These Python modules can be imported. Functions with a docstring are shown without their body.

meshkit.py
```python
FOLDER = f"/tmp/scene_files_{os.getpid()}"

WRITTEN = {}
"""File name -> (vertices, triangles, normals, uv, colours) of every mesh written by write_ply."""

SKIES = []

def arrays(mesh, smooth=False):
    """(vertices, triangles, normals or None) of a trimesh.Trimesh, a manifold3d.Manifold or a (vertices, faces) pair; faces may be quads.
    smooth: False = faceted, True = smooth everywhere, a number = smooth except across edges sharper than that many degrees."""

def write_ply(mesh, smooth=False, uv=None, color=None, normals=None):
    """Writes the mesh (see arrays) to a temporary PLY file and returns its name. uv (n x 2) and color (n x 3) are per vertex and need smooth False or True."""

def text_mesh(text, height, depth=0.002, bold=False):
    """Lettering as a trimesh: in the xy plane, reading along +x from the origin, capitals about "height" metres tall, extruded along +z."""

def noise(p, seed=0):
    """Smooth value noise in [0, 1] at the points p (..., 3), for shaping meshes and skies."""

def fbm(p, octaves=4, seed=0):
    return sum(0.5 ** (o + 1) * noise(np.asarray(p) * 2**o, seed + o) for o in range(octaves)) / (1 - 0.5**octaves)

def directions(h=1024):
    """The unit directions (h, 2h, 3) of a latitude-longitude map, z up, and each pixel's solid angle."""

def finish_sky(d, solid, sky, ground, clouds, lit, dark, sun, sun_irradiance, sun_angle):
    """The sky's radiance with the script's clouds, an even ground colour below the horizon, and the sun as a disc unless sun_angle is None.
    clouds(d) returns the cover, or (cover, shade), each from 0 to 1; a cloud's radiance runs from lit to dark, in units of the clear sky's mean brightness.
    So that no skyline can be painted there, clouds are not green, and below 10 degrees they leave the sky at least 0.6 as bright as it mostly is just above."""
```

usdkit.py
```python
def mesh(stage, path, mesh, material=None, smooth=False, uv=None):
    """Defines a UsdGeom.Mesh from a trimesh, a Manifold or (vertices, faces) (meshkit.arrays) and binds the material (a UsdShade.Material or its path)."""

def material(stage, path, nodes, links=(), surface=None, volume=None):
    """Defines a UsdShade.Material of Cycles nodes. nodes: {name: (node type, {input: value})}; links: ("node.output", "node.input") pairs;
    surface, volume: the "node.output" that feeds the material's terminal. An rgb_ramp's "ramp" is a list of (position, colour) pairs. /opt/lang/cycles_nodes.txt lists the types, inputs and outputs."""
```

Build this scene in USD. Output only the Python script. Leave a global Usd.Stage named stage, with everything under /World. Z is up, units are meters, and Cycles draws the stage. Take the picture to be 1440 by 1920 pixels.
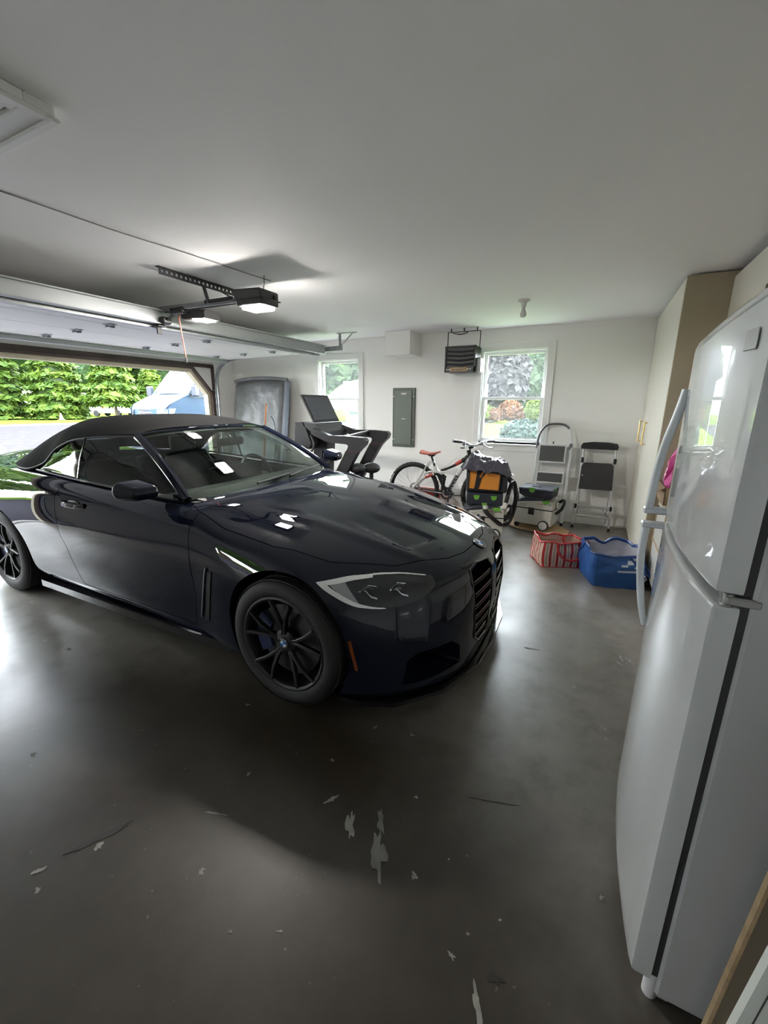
import math, random, numpy as np, trimesh, manifold3d as m3, usdkit, meshkit
from pxr import Usd, UsdGeom, UsdLux, UsdShade, Gf, Sdf
from shapely.geometry import Polygon, LineString, Point
from scipy.interpolate import PchipInterpolator, CubicSpline
stage = Usd.Stage.CreateInMemory()
UsdGeom.SetStageUpAxis(stage, 'Z'); UsdGeom.SetStageMetersPerUnit(stage, 1.0)
UsdGeom.Xform.Define(stage, '/World'); UsdGeom.Scope.Define(stage, '/World/Looks')
random.seed(7); RNG = np.random.default_rng(7)
PI = math.pi
# ---------------------------------------------------------------- camera, sky, sun, exposure
CAM_H, YAW, PITCH, ROLL, FPX = 1.5, math.radians(26.5), math.radians(14.65), math.radians(-.27), 778.0
def camera():
    f = np.array([-math.sin(YAW)*math.cos(PITCH), math.cos(YAW)*math.cos(PITCH), -math.sin(PITCH)])
    r = np.array([math.cos(YAW), math.sin(YAW), 0]); d = np.cross(f, r)
    r2 = r*math.cos(ROLL)+d*math.sin(ROLL); d2 = -r*math.sin(ROLL)+d*math.cos(ROLL)
    c = UsdGeom.Camera.Define(stage, '/World/camera')
    m = Gf.Matrix4d(1.0)
    for i, a in enumerate((r2, -d2, -f, (0, 0, CAM_H))): m.SetRow3(i, Gf.Vec3d(*map(float, a)))
    c.AddTransformOp().Set(m)
    c.CreateHorizontalApertureAttr(36.0); c.CreateVerticalApertureAttr(48.0); c.CreateFocalLengthAttr(36.0*FPX/1440)
    c.CreateClippingRangeAttr(Gf.Vec2f(0.05, 2000)); c.CreateExposureAttr(EXPOSURE)
EXPOSURE = 2.95
camera()
SKY = usdkit.material(stage, '/World/Looks/sky', {
    't': ('sky_texture', {'sky_type': 'preetham', 'sun_direction': (-.55, .25, .8), 'turbidity': 4.0}),
    'tc': ('texture_coordinate', {}), 'n': ('noise_texture', {'scale': 2.2, 'detail': 5}),
    'r': ('rgb_ramp', {'ramp': [(0, (.62, .62, .62)), (.42, (.75, .75, .75)), (.62, (1, 1, 1)), (1, (1, 1, 1))]}),
    'm': ('mix', {'fac': .8, 'color2': (.92, .97, 1.0)}), 'b': ('background_shader', {'strength': 4.0})},
    [('tc.generated', 'n.vector'), ('n.fac', 'r.fac'), ('r.color', 'm.fac'), ('t.color', 'm.color1'), ('m.color', 'b.color')], surface='b.background')
dome = UsdLux.DomeLight.Define(stage, '/World/sky_light')
dome.CreateIntensityAttr(1.0)
UsdShade.MaterialBindingAPI.Apply(dome.GetPrim()).Bind(SKY)
sun = UsdLux.DistantLight.Define(stage, '/World/sun_light')
sun.CreateAngleAttr(6.0); sun.CreateIntensityAttr(4.0); sun.CreateColorAttr(Gf.Vec3f(1, .95, .86))
sun.AddRotateXYZOp().Set(Gf.Vec3f(0, -38, 160))
# ---------------------------------------------------------------- helpers
ZC, YB, XL, XR, YF = 2.44, 5.80, -5.90, 1.08, -6.30
_mats = {}
def M(name, col=(.8, .8, .8), rough=.5, metal=0.0, noise=None, bump=None, **kw):
    """procedural principled material; noise=(scale, amount, detail[, second colour]), bump=(scale, strength, distance)"""
    if name in _mats: return _mats[name]
    nodes = {'p': ('principled_bsdf', dict(base_color=tuple(col), roughness=rough, metallic=metal, **kw))}
    links = []
    if noise or bump: nodes['g'] = ('texture_coordinate', {})
    if noise:
        c = np.array(col, float); a = noise[1]
        c2 = np.array(noise[3]) if len(noise) > 3 else np.clip(c*(1+a), 0, 1)
        c1 = c if len(noise) > 3 else c*(1-a)
        nodes['n'] = ('noise_texture', {'scale': noise[0], 'detail': noise[2] if len(noise) > 2 else 3})
        nodes['r'] = ('rgb_ramp', {'ramp': [(.3, tuple(c1)), (.7, tuple(c2))]})
        links += [('g.object', 'n.vector'), ('n.fac', 'r.fac'), ('r.color', 'p.base_color')]
    if bump:
        nodes['bn'] = ('noise_texture', {'scale': bump[0], 'detail': 3})
        nodes['bu'] = ('bump', {'strength': bump[1], 'distance': bump[2]})
        links += [('g.object', 'bn.vector'), ('bn.fac', 'bu.height'), ('bu.normal', 'p.normal')]
    _mats[name] = usdkit.material(stage, '/World/Looks/'+name, nodes, links, surface='p.BSDF')
    return _mats[name]
def glass(name, tint=(.95, .97, .96), f0=.045, dust=0.0):
    """see-through sheet with a mirror reflection that grows towards grazing angles; dust = share of scattering film that imitates washed-out glare"""
    if name in _mats: return _mats[name]
    nodes = {'f': ('layer_weight', {'blend': .5}), 'pw': ('math', {'math_type': 'power', 'value2': 5.0}), 'ma': ('math', {'math_type': 'multiply_add', 'value2': .9, 'value3': f0/2}), 't': ('transparent_bsdf', {'color': tuple(np.sqrt(tint))}), 'g': ('glossy_bsdf', {'color': (1, 1, 1), 'roughness': 0.0}), 'x': ('mix_closure', {})}
    links = [('f.facing', 'pw.value1'), ('pw.value', 'ma.value1'), ('ma.value', 'x.fac'), ('t.BSDF', 'x.closure1'), ('g.BSDF', 'x.closure2')]
    if dust:
        nodes.update({'d': ('translucent_bsdf', {'color': (.9, .93, .95)}), 'y': ('mix_closure', {'fac': dust/2})}); links += [('x.closure', 'y.closure1'), ('d.BSDF', 'y.closure2')]
    _mats[name] = usdkit.material(stage, '/World/Looks/'+name, nodes, links, surface='y.closure' if dust else 'x.closure')
    return _mats[name]
_names = set()
def path_for(name, parent):
    base = (str(parent.GetPath()) if parent else '/World')+'/'
    n, k = name, 0
    while base+n in _names: k += 1; n = f'{name}_{k:03d}'
    _names.add(base+n); return base+n
def tag(p, label=None, cat=None, group=None, kind=None):
    for k, v in (('label', label), ('category', cat), ('group', group), ('kind', kind)):
        if v: p.SetCustomDataByKey(k, v)
    return p
def obj(name, mesh, m, parent=None, smooth=32, **t):
    if isinstance(mesh, list): mesh = cat(mesh)
    g = usdkit.mesh(stage, path_for(name, parent), mesh, m, smooth)
    return tag(g.GetPrim(), **t)
def thing(name, label, cat_, loc=(0, 0, 0), rz=0.0, group=None, kind=None):
    x = UsdGeom.Xform.Define(stage, path_for(name, None))
    x.AddTranslateOp().Set(Gf.Vec3d(*map(float, loc))); x.AddRotateZOp().Set(float(rz))
    return tag(x.GetPrim(), label, cat_, group, kind)
def struct(name, mesh, m, smooth=32, parent=None):
    return obj(name, mesh, m, parent, smooth, kind='structure') if parent is None else obj(name, mesh, m, parent, smooth)
def copy_of(src, loc, rz, label):
    was = src.GetCustomData()
    r = thing(src.GetName().rstrip('0123456789').rstrip('_'), label, was['category'], loc, rz, was.get('group'))
    r.GetReferences().AddInternalReference(src.GetPath()); r.SetInstanceable(True); return r
def cat(ms): return trimesh.util.concatenate([to_tm(m) for m in ms])
def to_tm(m):
    if isinstance(m, trimesh.Trimesh): return m
    v, f, _ = meshkit.arrays(m); return trimesh.Trimesh(v, f, process=False)
def to_m3(t):
    t = to_tm(t); t = trimesh.Trimesh(t.vertices, t.faces, process=True)
    return m3.Manifold(m3.Mesh(np.asarray(t.vertices, np.float32), np.asarray(t.faces, np.uint32)))
def bx(x0, x1, y0, y1, z0, z1, b=0.0):
    """box by its limits, chamfered by b"""
    if b <= 0:
        m = trimesh.creation.box((x1-x0, y1-y0, z1-z0)); m.apply_translation(((x0+x1)/2, (y0+y1)/2, (z0+z1)/2)); return m
    b = min(b, .49*min(x1-x0, y1-y0, z1-z0)); P = []
    for x, sx in ((x0, 1), (x1, -1)):
        for y, sy in ((y0, 1), (y1, -1)):
            for z, sz in ((z0, 1), (z1, -1)):
                P += [(x, y+sy*b, z+sz*b), (x+sx*b, y, z+sz*b), (x+sx*b, y+sy*b, z)]
    return to_tm(m3.Manifold.hull_points(np.array(P, float)))
def hull(P): return to_tm(m3.Manifold.hull_points(np.array(P, float)))
def rbox(cx, cy, cz, sx, sy, sz, r=.01, n=12):
    """rounded box: hull of spheres"""
    s = trimesh.creation.icosphere(1 if n < 13 else 2, r); P = []
    for a in (-1, 1):
        for b in (-1, 1):
            for c in (-1, 1): P.append(s.vertices+np.array([cx+a*(sx/2-r), cy+b*(sy/2-r), cz+c*(sz/2-r)]))
    return hull(np.vstack(P))
def cyl(p0, p1, r, n=16, r1=None):
    p0, p1 = np.array(p0, float), np.array(p1, float); d = p1-p0; L = np.linalg.norm(d)
    if r1 is None: m = trimesh.creation.cylinder(r, L, sections=n)
    else:
        m = lathe([(0, -L/2), (r, -L/2), (r1, L/2), (0, L/2)], n)
    m.apply_transform(trimesh.geometry.align_vectors([0, 0, 1], d/L)); m.apply_translation((p0+p1)/2); return m
def lathe(prof, n=32, closed=False):
    """profile of (r, z) about z"""
    prof = np.array(prof, float); k = len(prof); A = np.arange(n)*2*PI/n
    v = np.stack([prof[None, :, 0]*np.cos(A)[:, None], prof[None, :, 0]*np.sin(A)[:, None], np.broadcast_to(prof[:, 1], (n, k))], -1).reshape(-1, 3)
    f = []
    for i in range(n):
        j = (i+1) % n
        for q in range(k if closed else k-1):
            q2 = (q+1) % k
            f += [(i*k+q, j*k+q, j*k+q2), (i*k+q, j*k+q2, i*k+q2)]
    m = trimesh.Trimesh(v, f, process=False); m.merge_vertices(); m.update_faces(m.nondegenerate_faces())
    if m.is_watertight and m.volume < 0: m.invert()
    return m
def tube(P, r, n=10, closed=False, smooth=0):
    """round tube through points; smooth = samples per span of a spline through them"""
    P = np.array(P, float)
    if smooth:
        t = np.r_[0, np.cumsum(np.linalg.norm(np.diff(P, axis=0), axis=1)**.5)]
        s = np.linspace(0, t[-1], smooth*(len(P)-1)+1)
        if np.ndim(r): r = np.interp(s, t, r)
        P = CubicSpline(t, P, bc_type='natural')(s) if not closed else P
    R = np.broadcast_to(np.asarray(r, float), (len(P),))
    T = np.gradient(P, axis=0) if not closed else np.roll(P, -1, 0)-np.roll(P, 1, 0)
    T /= np.linalg.norm(T, axis=1)[:, None]+1e-12
    a = np.array([0, 0, 1.0]) if abs(T[0][2]) < .9 else np.array([1.0, 0, 0]); N = np.cross(T[0], a); N /= np.linalg.norm(N); V = []
    for p, t, q in zip(P, T, R):
        N = N-t*(N@t); N /= np.linalg.norm(N)+1e-12; B = np.cross(t, N)
        for k in range(n):
            an = 2*PI*k/n; V.append(p+q*(math.cos(an)*N+math.sin(an)*B))
    F = []; m = len(P)
    for i in range(m if closed else m-1):
        j = (i+1) % m
        for k in range(n):
            k2 = (k+1) % n; F += [(i*n+k, i*n+k2, j*n+k2), (i*n+k, j*n+k2, j*n+k)]
    if not closed:
        V += [P[0], P[-1]]; c0, c1 = m*n, m*n+1
        for k in range(n):
            k2 = (k+1) % n; F += [(c0, k2, k), (c1, (m-1)*n+k, (m-1)*n+k2)]
    return trimesh.Trimesh(np.array(V), F, process=False)
def bar(P, w, h, up=(0, 0, 1), r=.0):
    """rectangular bar swept along points; w sideways, h along up"""
    P = np.array(P, float); T = np.gradient(P, axis=0); up = np.array(up, float); V = []; F = []
    for p, t in zip(P, T):
        t = t/np.linalg.norm(t); s = np.cross(t, up); s /= np.linalg.norm(s)+1e-12; u = np.cross(s, t)
        c = min(w, h)*.22
        for a, b in ((-w/2+c, -h/2), (w/2-c, -h/2), (w/2, -h/2+c), (w/2, h/2-c), (w/2-c, h/2), (-w/2+c, h/2), (-w/2, h/2-c), (-w/2, -h/2+c)): V.append(p+a*s+b*u)
    m = len(P)
    for i in range(m-1):
        for k in range(8):
            k2 = (k+1) % 8; F += [(i*8+k, i*8+k2, i*8+8+k2), (i*8+k, i*8+8+k2, i*8+8+k)]
    for k in range(1, 7): F += [(0, k+1, k), (m*8-8, m*8-8+k, m*8-8+k+1)]
    return trimesh.Trimesh(np.array(V), F, process=False)
def prism(poly, h, T=None, z0=0.0):
    """polygon (shapely or points) extruded by h along z, then moved by the 4x4 T"""
    if not hasattr(poly, 'exterior'): poly = Polygon(poly)
    m = trimesh.creation.extrude_polygon(poly, h, engine='earcut'); m.apply_translation((0, 0, z0))
    if T is not None: m.apply_transform(T)
    return m
def frame(o, x, y, z=None):
    x, y = np.array(x, float), np.array(y, float); z = np.cross(x, y) if z is None else np.array(z, float); T = np.eye(4)
    T[:3, 0], T[:3, 1], T[:3, 2], T[:3, 3] = x, y, z, o; return T
XZ = lambda y: frame((0, y, 0), (1, 0, 0), (0, 0, 1), (0, -1, 0))      # polygon drawn in x, z; extruded towards -y
YZ = lambda x: frame((x, 0, 0), (0, 1, 0), (0, 0, 1), (1, 0, 0))       # polygon drawn in y, z; extruded towards +x
def mv(m, t=(0, 0, 0), R=None):
    m = to_tm(m).copy()
    if R is not None: m.apply_transform(trimesh.transformations.euler_matrix(*[math.radians(a) for a in R]))
    m.apply_translation(t); return m
def grid(P, closed_u=False):
    """quads of an (a, b, 3) array of points as triangles"""
    a, b = P.shape[:2]; F = []
    for i in range(a if closed_u else a-1):
        for j in range(b-1):
            q = [i*b+j, ((i+1) % a)*b+j, ((i+1) % a)*b+j+1, i*b+j+1]; F += [(q[0], q[1], q[2]), (q[0], q[2], q[3])]
    return trimesh.Trimesh(P.reshape(-1, 3), F, process=False)
def sheet(P, t):
    """an (a, b, 3) grid of points given a thickness t, closed round its rim"""
    m = grid(P); n = m.vertex_normals; V = np.vstack([m.vertices+n*t/2, m.vertices-n*t/2]); k = len(m.vertices); a, b = P.shape[:2]
    F = list(map(tuple, m.faces))+[(x+k, z+k, y+k) for x, y, z in m.faces]
    rim = [j for j in range(b)]+[i*b+b-1 for i in range(1, a)]+[(a-1)*b+j for j in range(b-2, -1, -1)]+[i*b for i in range(a-2, 0, -1)]
    for p, q in zip(rim, rim[1:]+rim[:1]): F += [(p, p+k, q+k), (p, q+k, q)]
    m = trimesh.Trimesh(V, F, process=False)
    if m.is_watertight and m.volume < 0: m.invert()
    return m
# ---------------------------------------------------------------- materials of the setting
WALL = M('wall_paint', (.86, .855, .825), .72, bump=(60, .05, .004))
CEIL = M('ceiling_paint', (.93, .93, .935), .8, bump=(45, .05, .004))
TRIM = M('trim_paint', (.84, .84, .82), .4)
def floor_material():
    nodes = {'g': ('geometry', {}), 'n1': ('noise_texture', {'scale': .9, 'detail': 6, 'roughness': .6}), 'n2': ('noise_texture', {'scale': 5.5, 'detail': 8, 'roughness': .65}),
        'n3': ('noise_texture', {'scale': 1.7, 'detail': 4, 'distortion': .6}), 'n4': ('noise_texture', {'scale': 1.1, 'detail': 7, 'roughness': .6}),
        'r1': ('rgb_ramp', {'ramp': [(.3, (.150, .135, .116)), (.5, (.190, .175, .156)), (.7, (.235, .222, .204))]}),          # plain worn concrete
        'rs': ('rgb_ramp', {'ramp': [(.3, (.022, .016, .009)), (.5, (.031, .023, .014)), (.7, (.047, .037, .025))]}),          # brown stain, with weaker light at front left painted into its colour
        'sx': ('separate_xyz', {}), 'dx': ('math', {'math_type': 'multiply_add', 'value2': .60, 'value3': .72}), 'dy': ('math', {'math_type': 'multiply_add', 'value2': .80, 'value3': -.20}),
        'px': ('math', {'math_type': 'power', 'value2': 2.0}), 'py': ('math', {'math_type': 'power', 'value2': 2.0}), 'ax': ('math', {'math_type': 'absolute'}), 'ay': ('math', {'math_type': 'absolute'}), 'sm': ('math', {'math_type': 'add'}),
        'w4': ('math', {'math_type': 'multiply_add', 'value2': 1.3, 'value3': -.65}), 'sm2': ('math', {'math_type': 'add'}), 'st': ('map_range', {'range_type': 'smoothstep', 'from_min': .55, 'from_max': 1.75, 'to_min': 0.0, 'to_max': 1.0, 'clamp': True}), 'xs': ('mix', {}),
        'r2': ('rgb_ramp', {'ramp': [(.28, (.66, .62, .56)), (.5, (1, 1, 1)), (.72, (1.16, 1.14, 1.1))]}), 'x': ('mix', {'mix_type': 'multiply', 'fac': 1.0}),
        'v': ('noise_texture', {'scale': 38, 'detail': 2}), 'rv': ('rgb_ramp', {'ramp': [(.72, (0, 0, 0)), (.79, (.45, .45, .45))]}), 'x2': ('mix', {'color2': (.30, .27, .23)}),
        'rr': ('map_range', {'from_min': .3, 'from_max': .7, 'to_min': .30, 'to_max': .42}), 'b': ('bump', {'strength': .12, 'distance': .004}), 'p': ('principled_bsdf', {'specular_ior_level': .75})}
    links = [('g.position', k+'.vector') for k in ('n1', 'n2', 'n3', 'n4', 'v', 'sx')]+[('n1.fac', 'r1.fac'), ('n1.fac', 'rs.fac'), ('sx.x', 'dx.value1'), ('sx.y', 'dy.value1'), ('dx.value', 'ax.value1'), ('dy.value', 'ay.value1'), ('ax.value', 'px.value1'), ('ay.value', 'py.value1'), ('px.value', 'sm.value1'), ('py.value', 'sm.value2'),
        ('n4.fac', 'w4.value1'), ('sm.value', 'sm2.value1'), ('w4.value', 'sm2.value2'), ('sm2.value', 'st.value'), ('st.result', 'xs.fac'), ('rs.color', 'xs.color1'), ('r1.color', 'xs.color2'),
        ('n2.fac', 'r2.fac'), ('xs.color', 'x.color1'), ('r2.color', 'x.color2'), ('x.color', 'x2.color1'), ('v.fac', 'rv.fac'), ('rv.color', 'x2.fac'),
        ('x2.color', 'p.base_color'), ('n3.fac', 'rr.value'), ('rr.result', 'p.roughness'), ('n2.fac', 'b.height'), ('b.normal', 'p.normal')]
    return usdkit.material(stage, '/World/Looks/concrete_floor', nodes, links, surface='p.BSDF')
# ---------------------------------------------------------------- room shell
WIN = [(-4.075, -3.335, 1.005, 2.155), (-1.435, -.625, 1.005, 2.175)]     # glazed openings in the back wall: x0, x1, z0, z1
DOOR = (.10, 5.27, 2.06)                                              # garage opening in the left wall: y0, y1, top
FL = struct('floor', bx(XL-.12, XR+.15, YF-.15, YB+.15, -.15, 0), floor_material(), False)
struct('ceiling', bx(XL-.15, XR+.15, YF-.15, YB+.15, ZC, ZC+.15), CEIL, False)
def holed(rect, holes): return Polygon(rect, [[(a, c), (b, c), (b, d), (a, d)] for a, b, c, d in holes])
struct('wall_back', prism(holed([(XL-.15, 0), (XR+.15, 0), (XR+.15, ZC), (XL-.15, ZC)], WIN), .15, XZ(YB+.15)), WALL, False)
DOOR2 = (-4.40, -1.90, 2.06)                                            # unseen second bay beside the camera, read off reflections; kept open for added daylight
def opening(y0, y1, zt): return [(y0, -.01), (y1, -.01), (y1, zt-.40), (y1-.36, zt), (y0+.30, zt), (y0, zt-.32)]
struct('wall_left', prism(Polygon([(YF, 0), (YB, 0), (YB, ZC), (YF, ZC)]).difference(Polygon(opening(*DOOR))).difference(Polygon(opening(*DOOR2))), .14, YZ(XL-.14)), WALL, False)
struct('wall_right', bx(XR, XR+.15, YF, YB, 0, ZC), WALL, False)
struct('wall_front', bx(XL, XR, YF-.15, YF, 0, ZC), M('front_wall_paint', (.45, .43, .39), .8), False)
struct('wall_back_soffit', bx(-2.70, -2.33, 5.42, YB, 2.14, ZC, .004), WALL, False)
PANE = glass('window_pane', (.93, .96, .97), .045, .010)  # scattering share puts the hazy window glare into the pane
VINYL = M('window_vinyl', (.82, .83, .83), .35)
for i, (x0, x1, z0, z1) in enumerate(WIN):
    w = stage.GetPrimAtPath('/World') and thing(f'window_{i+1}', None, None, kind='structure')
    c = .085
    obj('casing', [bx(x0-c, x0, YB-.02, YB, z0-.02, z1+c, .004), bx(x1, x1+c, YB-.02, YB, z0-.02, z1+c, .004), bx(x0, x1, YB-.02, YB, z1, z1+c, .004)], TRIM, w, False)
    obj('window_sill', bx(x0-c-.02, x1+c+.02, YB-.05, YB+.05, z0-.045, z0-.02, .006), TRIM, w, False)
    obj('apron', bx(x0-c, x1+c, YB-.018, YB, z0-.12, z0-.045, .004), TRIM, w, False)
    obj('jamb', [bx(x0, x0+.012, YB, YB+.14, z0, z1), bx(x1-.012, x1, YB, YB+.14, z0, z1), bx(x0, x1, YB, YB+.14, z1-.012, z1), bx(x0, x1, YB, YB+.14, z0-.02, z0+.008)], TRIM, w, False)
    zm = z0+(z1-z0)*.485
    for nm, a, b, y in (('lower_sash', z0+.008, zm+.02, YB+.03), ('upper_sash', zm-.02, z1-.012, YB+.075)):
        f = .038
        s = obj(nm, [bx(x0+.012, x0+.012+f, y, y+.035, a, b, .003), bx(x1-.012-f, x1-.012, y, y+.035, a, b, .003), bx(x0+.04, x1-.04, y, y+.035, a, a+f, .003), bx(x0+.04, x1-.04, y, y+.035, b-f, b, .003)], VINYL, w, False)
        obj('pane', bx(x0+.045, x1-.045, y+.014, y+.018, a+f-.004, b-f+.004), PANE, s, False)
    obj('sash_lock', [bx((x0+x1)/2-.03, (x0+x1)/2+.03, YB+.02, YB+.05, zm+.02, zm+.032, .003), cyl(((x0+x1)/2, YB+.035, zm+.03), ((x0+x1)/2, YB+.035, zm+.045), .01)], VINYL, w)
# garage opening trim: brown stop on the jamb and across the head, cream casing outside
BROWN = M('brown_jamb', (.075, .052, .045), .55, noise=(6, .25))
CREAM = M('cream_casing', (.62, .56, .42), .5)
y0, y1, zt = DOOR
prof = [(y1, 0), (y1, zt-.40), (y1-.36, zt), (y0+.30, zt), (y0, zt-.32), (y0, 0)]
def band(off_in, off_out):
    o = LineString(prof).buffer(off_out, cap_style=2, join_style=2); i = LineString(prof).buffer(off_in, cap_style=2, join_style=2) if off_in else None
    return o.difference(i) if i else o
inside = Polygon(prof)
struct('trim_1', prism(inside.intersection(LineString(prof).buffer(.035, cap_style=2, join_style=2)), .05, YZ(XL-.02)), BROWN, False)
struct('trim_2', prism(inside.intersection(LineString(prof).buffer(.085, cap_style=2, join_style=2)), .10, YZ(XL-.125)), CREAM, False)
struct('trim_3', [bx(XL, XL+.018, y1+.0, y1+.06, 0, zt+.03, .003), bx(XL, XL+.018, y0-.06, y0, 0, zt+.03, .003), bx(XL, XL+.018, y0-.06, y1+.06, zt+.0, zt+.06, .003)], BROWN, False)
struct('trim_5', prism(Polygon(opening(*DOOR2)).intersection(LineString(opening(*DOOR2)[2:]+[(DOOR2[0], 0)]).buffer(.04)), .12, YZ(XL-.13)), CREAM, False)
struct('trim_4', bx(XL-.16, XL+.02, y0, y1, -.012, .012, .004), M('threshold', (.25, .24, .23), .6), False)
# ---------------------------------------------------------------- outdoors
GZ = -.06
LAWN = M('lawn_grass', (.05, .085, .014), .9, specular_ior_level=0.0, noise=(1.3, .35, 6, (.085, .125, .022)))
ASPH = M('driveway_asphalt', (.040, .038, .044), .9, specular_ior_level=0.0, noise=(3, .12, 6))
struct('lawn', bx(-160, 130, -90, 200, GZ-.3, GZ-.04), LAWN, False)
struct('driveway', prism([(-5.9, -6), (-5.9, 7.2), (-8.0, 9.4), (-8.3, 40), (-20, 45), (-21, 24), (-32.6, 20.4), (-34.2, 13), (-35, -10), (-20, -14)], .1, None, GZ-.1), ASPH, False)
struct('walkway', prism([(-15.2, 5.3), (-17.2, 6.75), (-20.2, 7.7), (-26, 8.3), (-26, 3), (-16, 2)], .02, None, GZ), M('pale_concrete', (.22, .215, .20), .9, specular_ior_level=0.0, noise=(2, .08)), False)
tag(obj('kerb', tube([(-35.0, -10, GZ+.03), (-34.2, 13, GZ+.03), (-32.6, 20.4, GZ+.03), (-21, 24.0, GZ+.03)], .11, 6), M('kerb_stone', (.30, .29, .27), .8)), kind='structure')
def leaf_mat(name, c, c2, tr=.3):
    if name in _mats: return _mats[name]
    _mats[name] = usdkit.material(stage, '/World/Looks/'+name, {'g': ('geometry', {}), 'n': ('noise_texture', {'scale': 1.1, 'detail': 5}), 'r': ('rgb_ramp', {'ramp': [(.35, c), (.68, c2)]}),
        'p': ('principled_bsdf', {'roughness': .6, 'specular_ior_level': .25}), 't': ('translucent_bsdf', {}), 'x': ('mix_closure', {'fac': tr})},
        [('g.position', 'n.vector'), ('n.fac', 'r.fac'), ('r.color', 'p.base_color'), ('r.color', 't.color'), ('p.BSDF', 'x.closure1'), ('t.BSDF', 'x.closure2')], surface='x.closure')
    return _mats[name]
BARK = M('bark', (.12, .085, .06), .9, noise=(9, .3))
def leaves(C, N, size, rng, tilt=.8, long=1.6):
    """one four-cornered leaf cluster at each point C, facing roughly along N"""
    k = len(C); n = N+rng.normal(0, tilt, (k, 3)); n /= np.linalg.norm(n, axis=1)[:, None]
    a = np.cross(n, rng.normal(0, 1, (k, 3))); a /= np.linalg.norm(a, axis=1)[:, None]; b = np.cross(n, a); s = (size*rng.uniform(.6, 1.3, k))[:, None]
    V = np.stack([C-a*s*long*.5, C+b*s*.5+n*s*.12, C+a*s*long*.5, C-b*s*.5+n*s*.12], 1).reshape(-1, 3); i = np.arange(k)[:, None]*4
    return trimesh.Trimesh(V, np.vstack([i+[0, 1, 2], i+[0, 2, 3]]), process=False)
def conifer(label, x, y, h, r, mt, n=2600, seed=0, group=None, size=.34, base=.35, catg='tree'):
    x, y, h, r, base, n = x*1.22, y*1.22, h*1.16, r*1.0, base*1.1, int(n*1.5)
    rng = np.random.default_rng(seed); t = thing('evergreen_tree', label, catg, (x, y, GZ), group=group)
    z = base+(h-base)*(1-np.sqrt(rng.uniform(0, 1, n)))*1.0; f = 1-(z-base)/(h-base); a = rng.uniform(0, 2*PI, n)
    lay = .5+.5*np.sin(z*6.5+np.sin(a*3)*.8); lump = meshkit.fbm(np.stack([np.cos(a)*2.2+seed*7.1, np.sin(a)*2.2, z*.8], -1), 3)
    R = r*(f**.62)*(.62+.25*lay+.42*(lump-.5))*rng.uniform(.72, 1.04, n)
    C = np.stack([R*np.cos(a), R*np.sin(a), z-.10*R], -1); N = np.stack([np.cos(a)*.6, np.sin(a)*.6, np.full(n, .85)], -1)
    obj('foliage', leaves(C, N, size, rng, .42, 2.2), mt, t, False, kind='stuff')
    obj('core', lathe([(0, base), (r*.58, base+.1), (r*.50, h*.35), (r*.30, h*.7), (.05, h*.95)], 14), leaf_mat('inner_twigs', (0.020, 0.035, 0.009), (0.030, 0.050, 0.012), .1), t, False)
    obj('trunk', cyl((0, 0, -.05), (0, 0, h*.8), .13, 8, .03), BARK, t); return t
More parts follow.
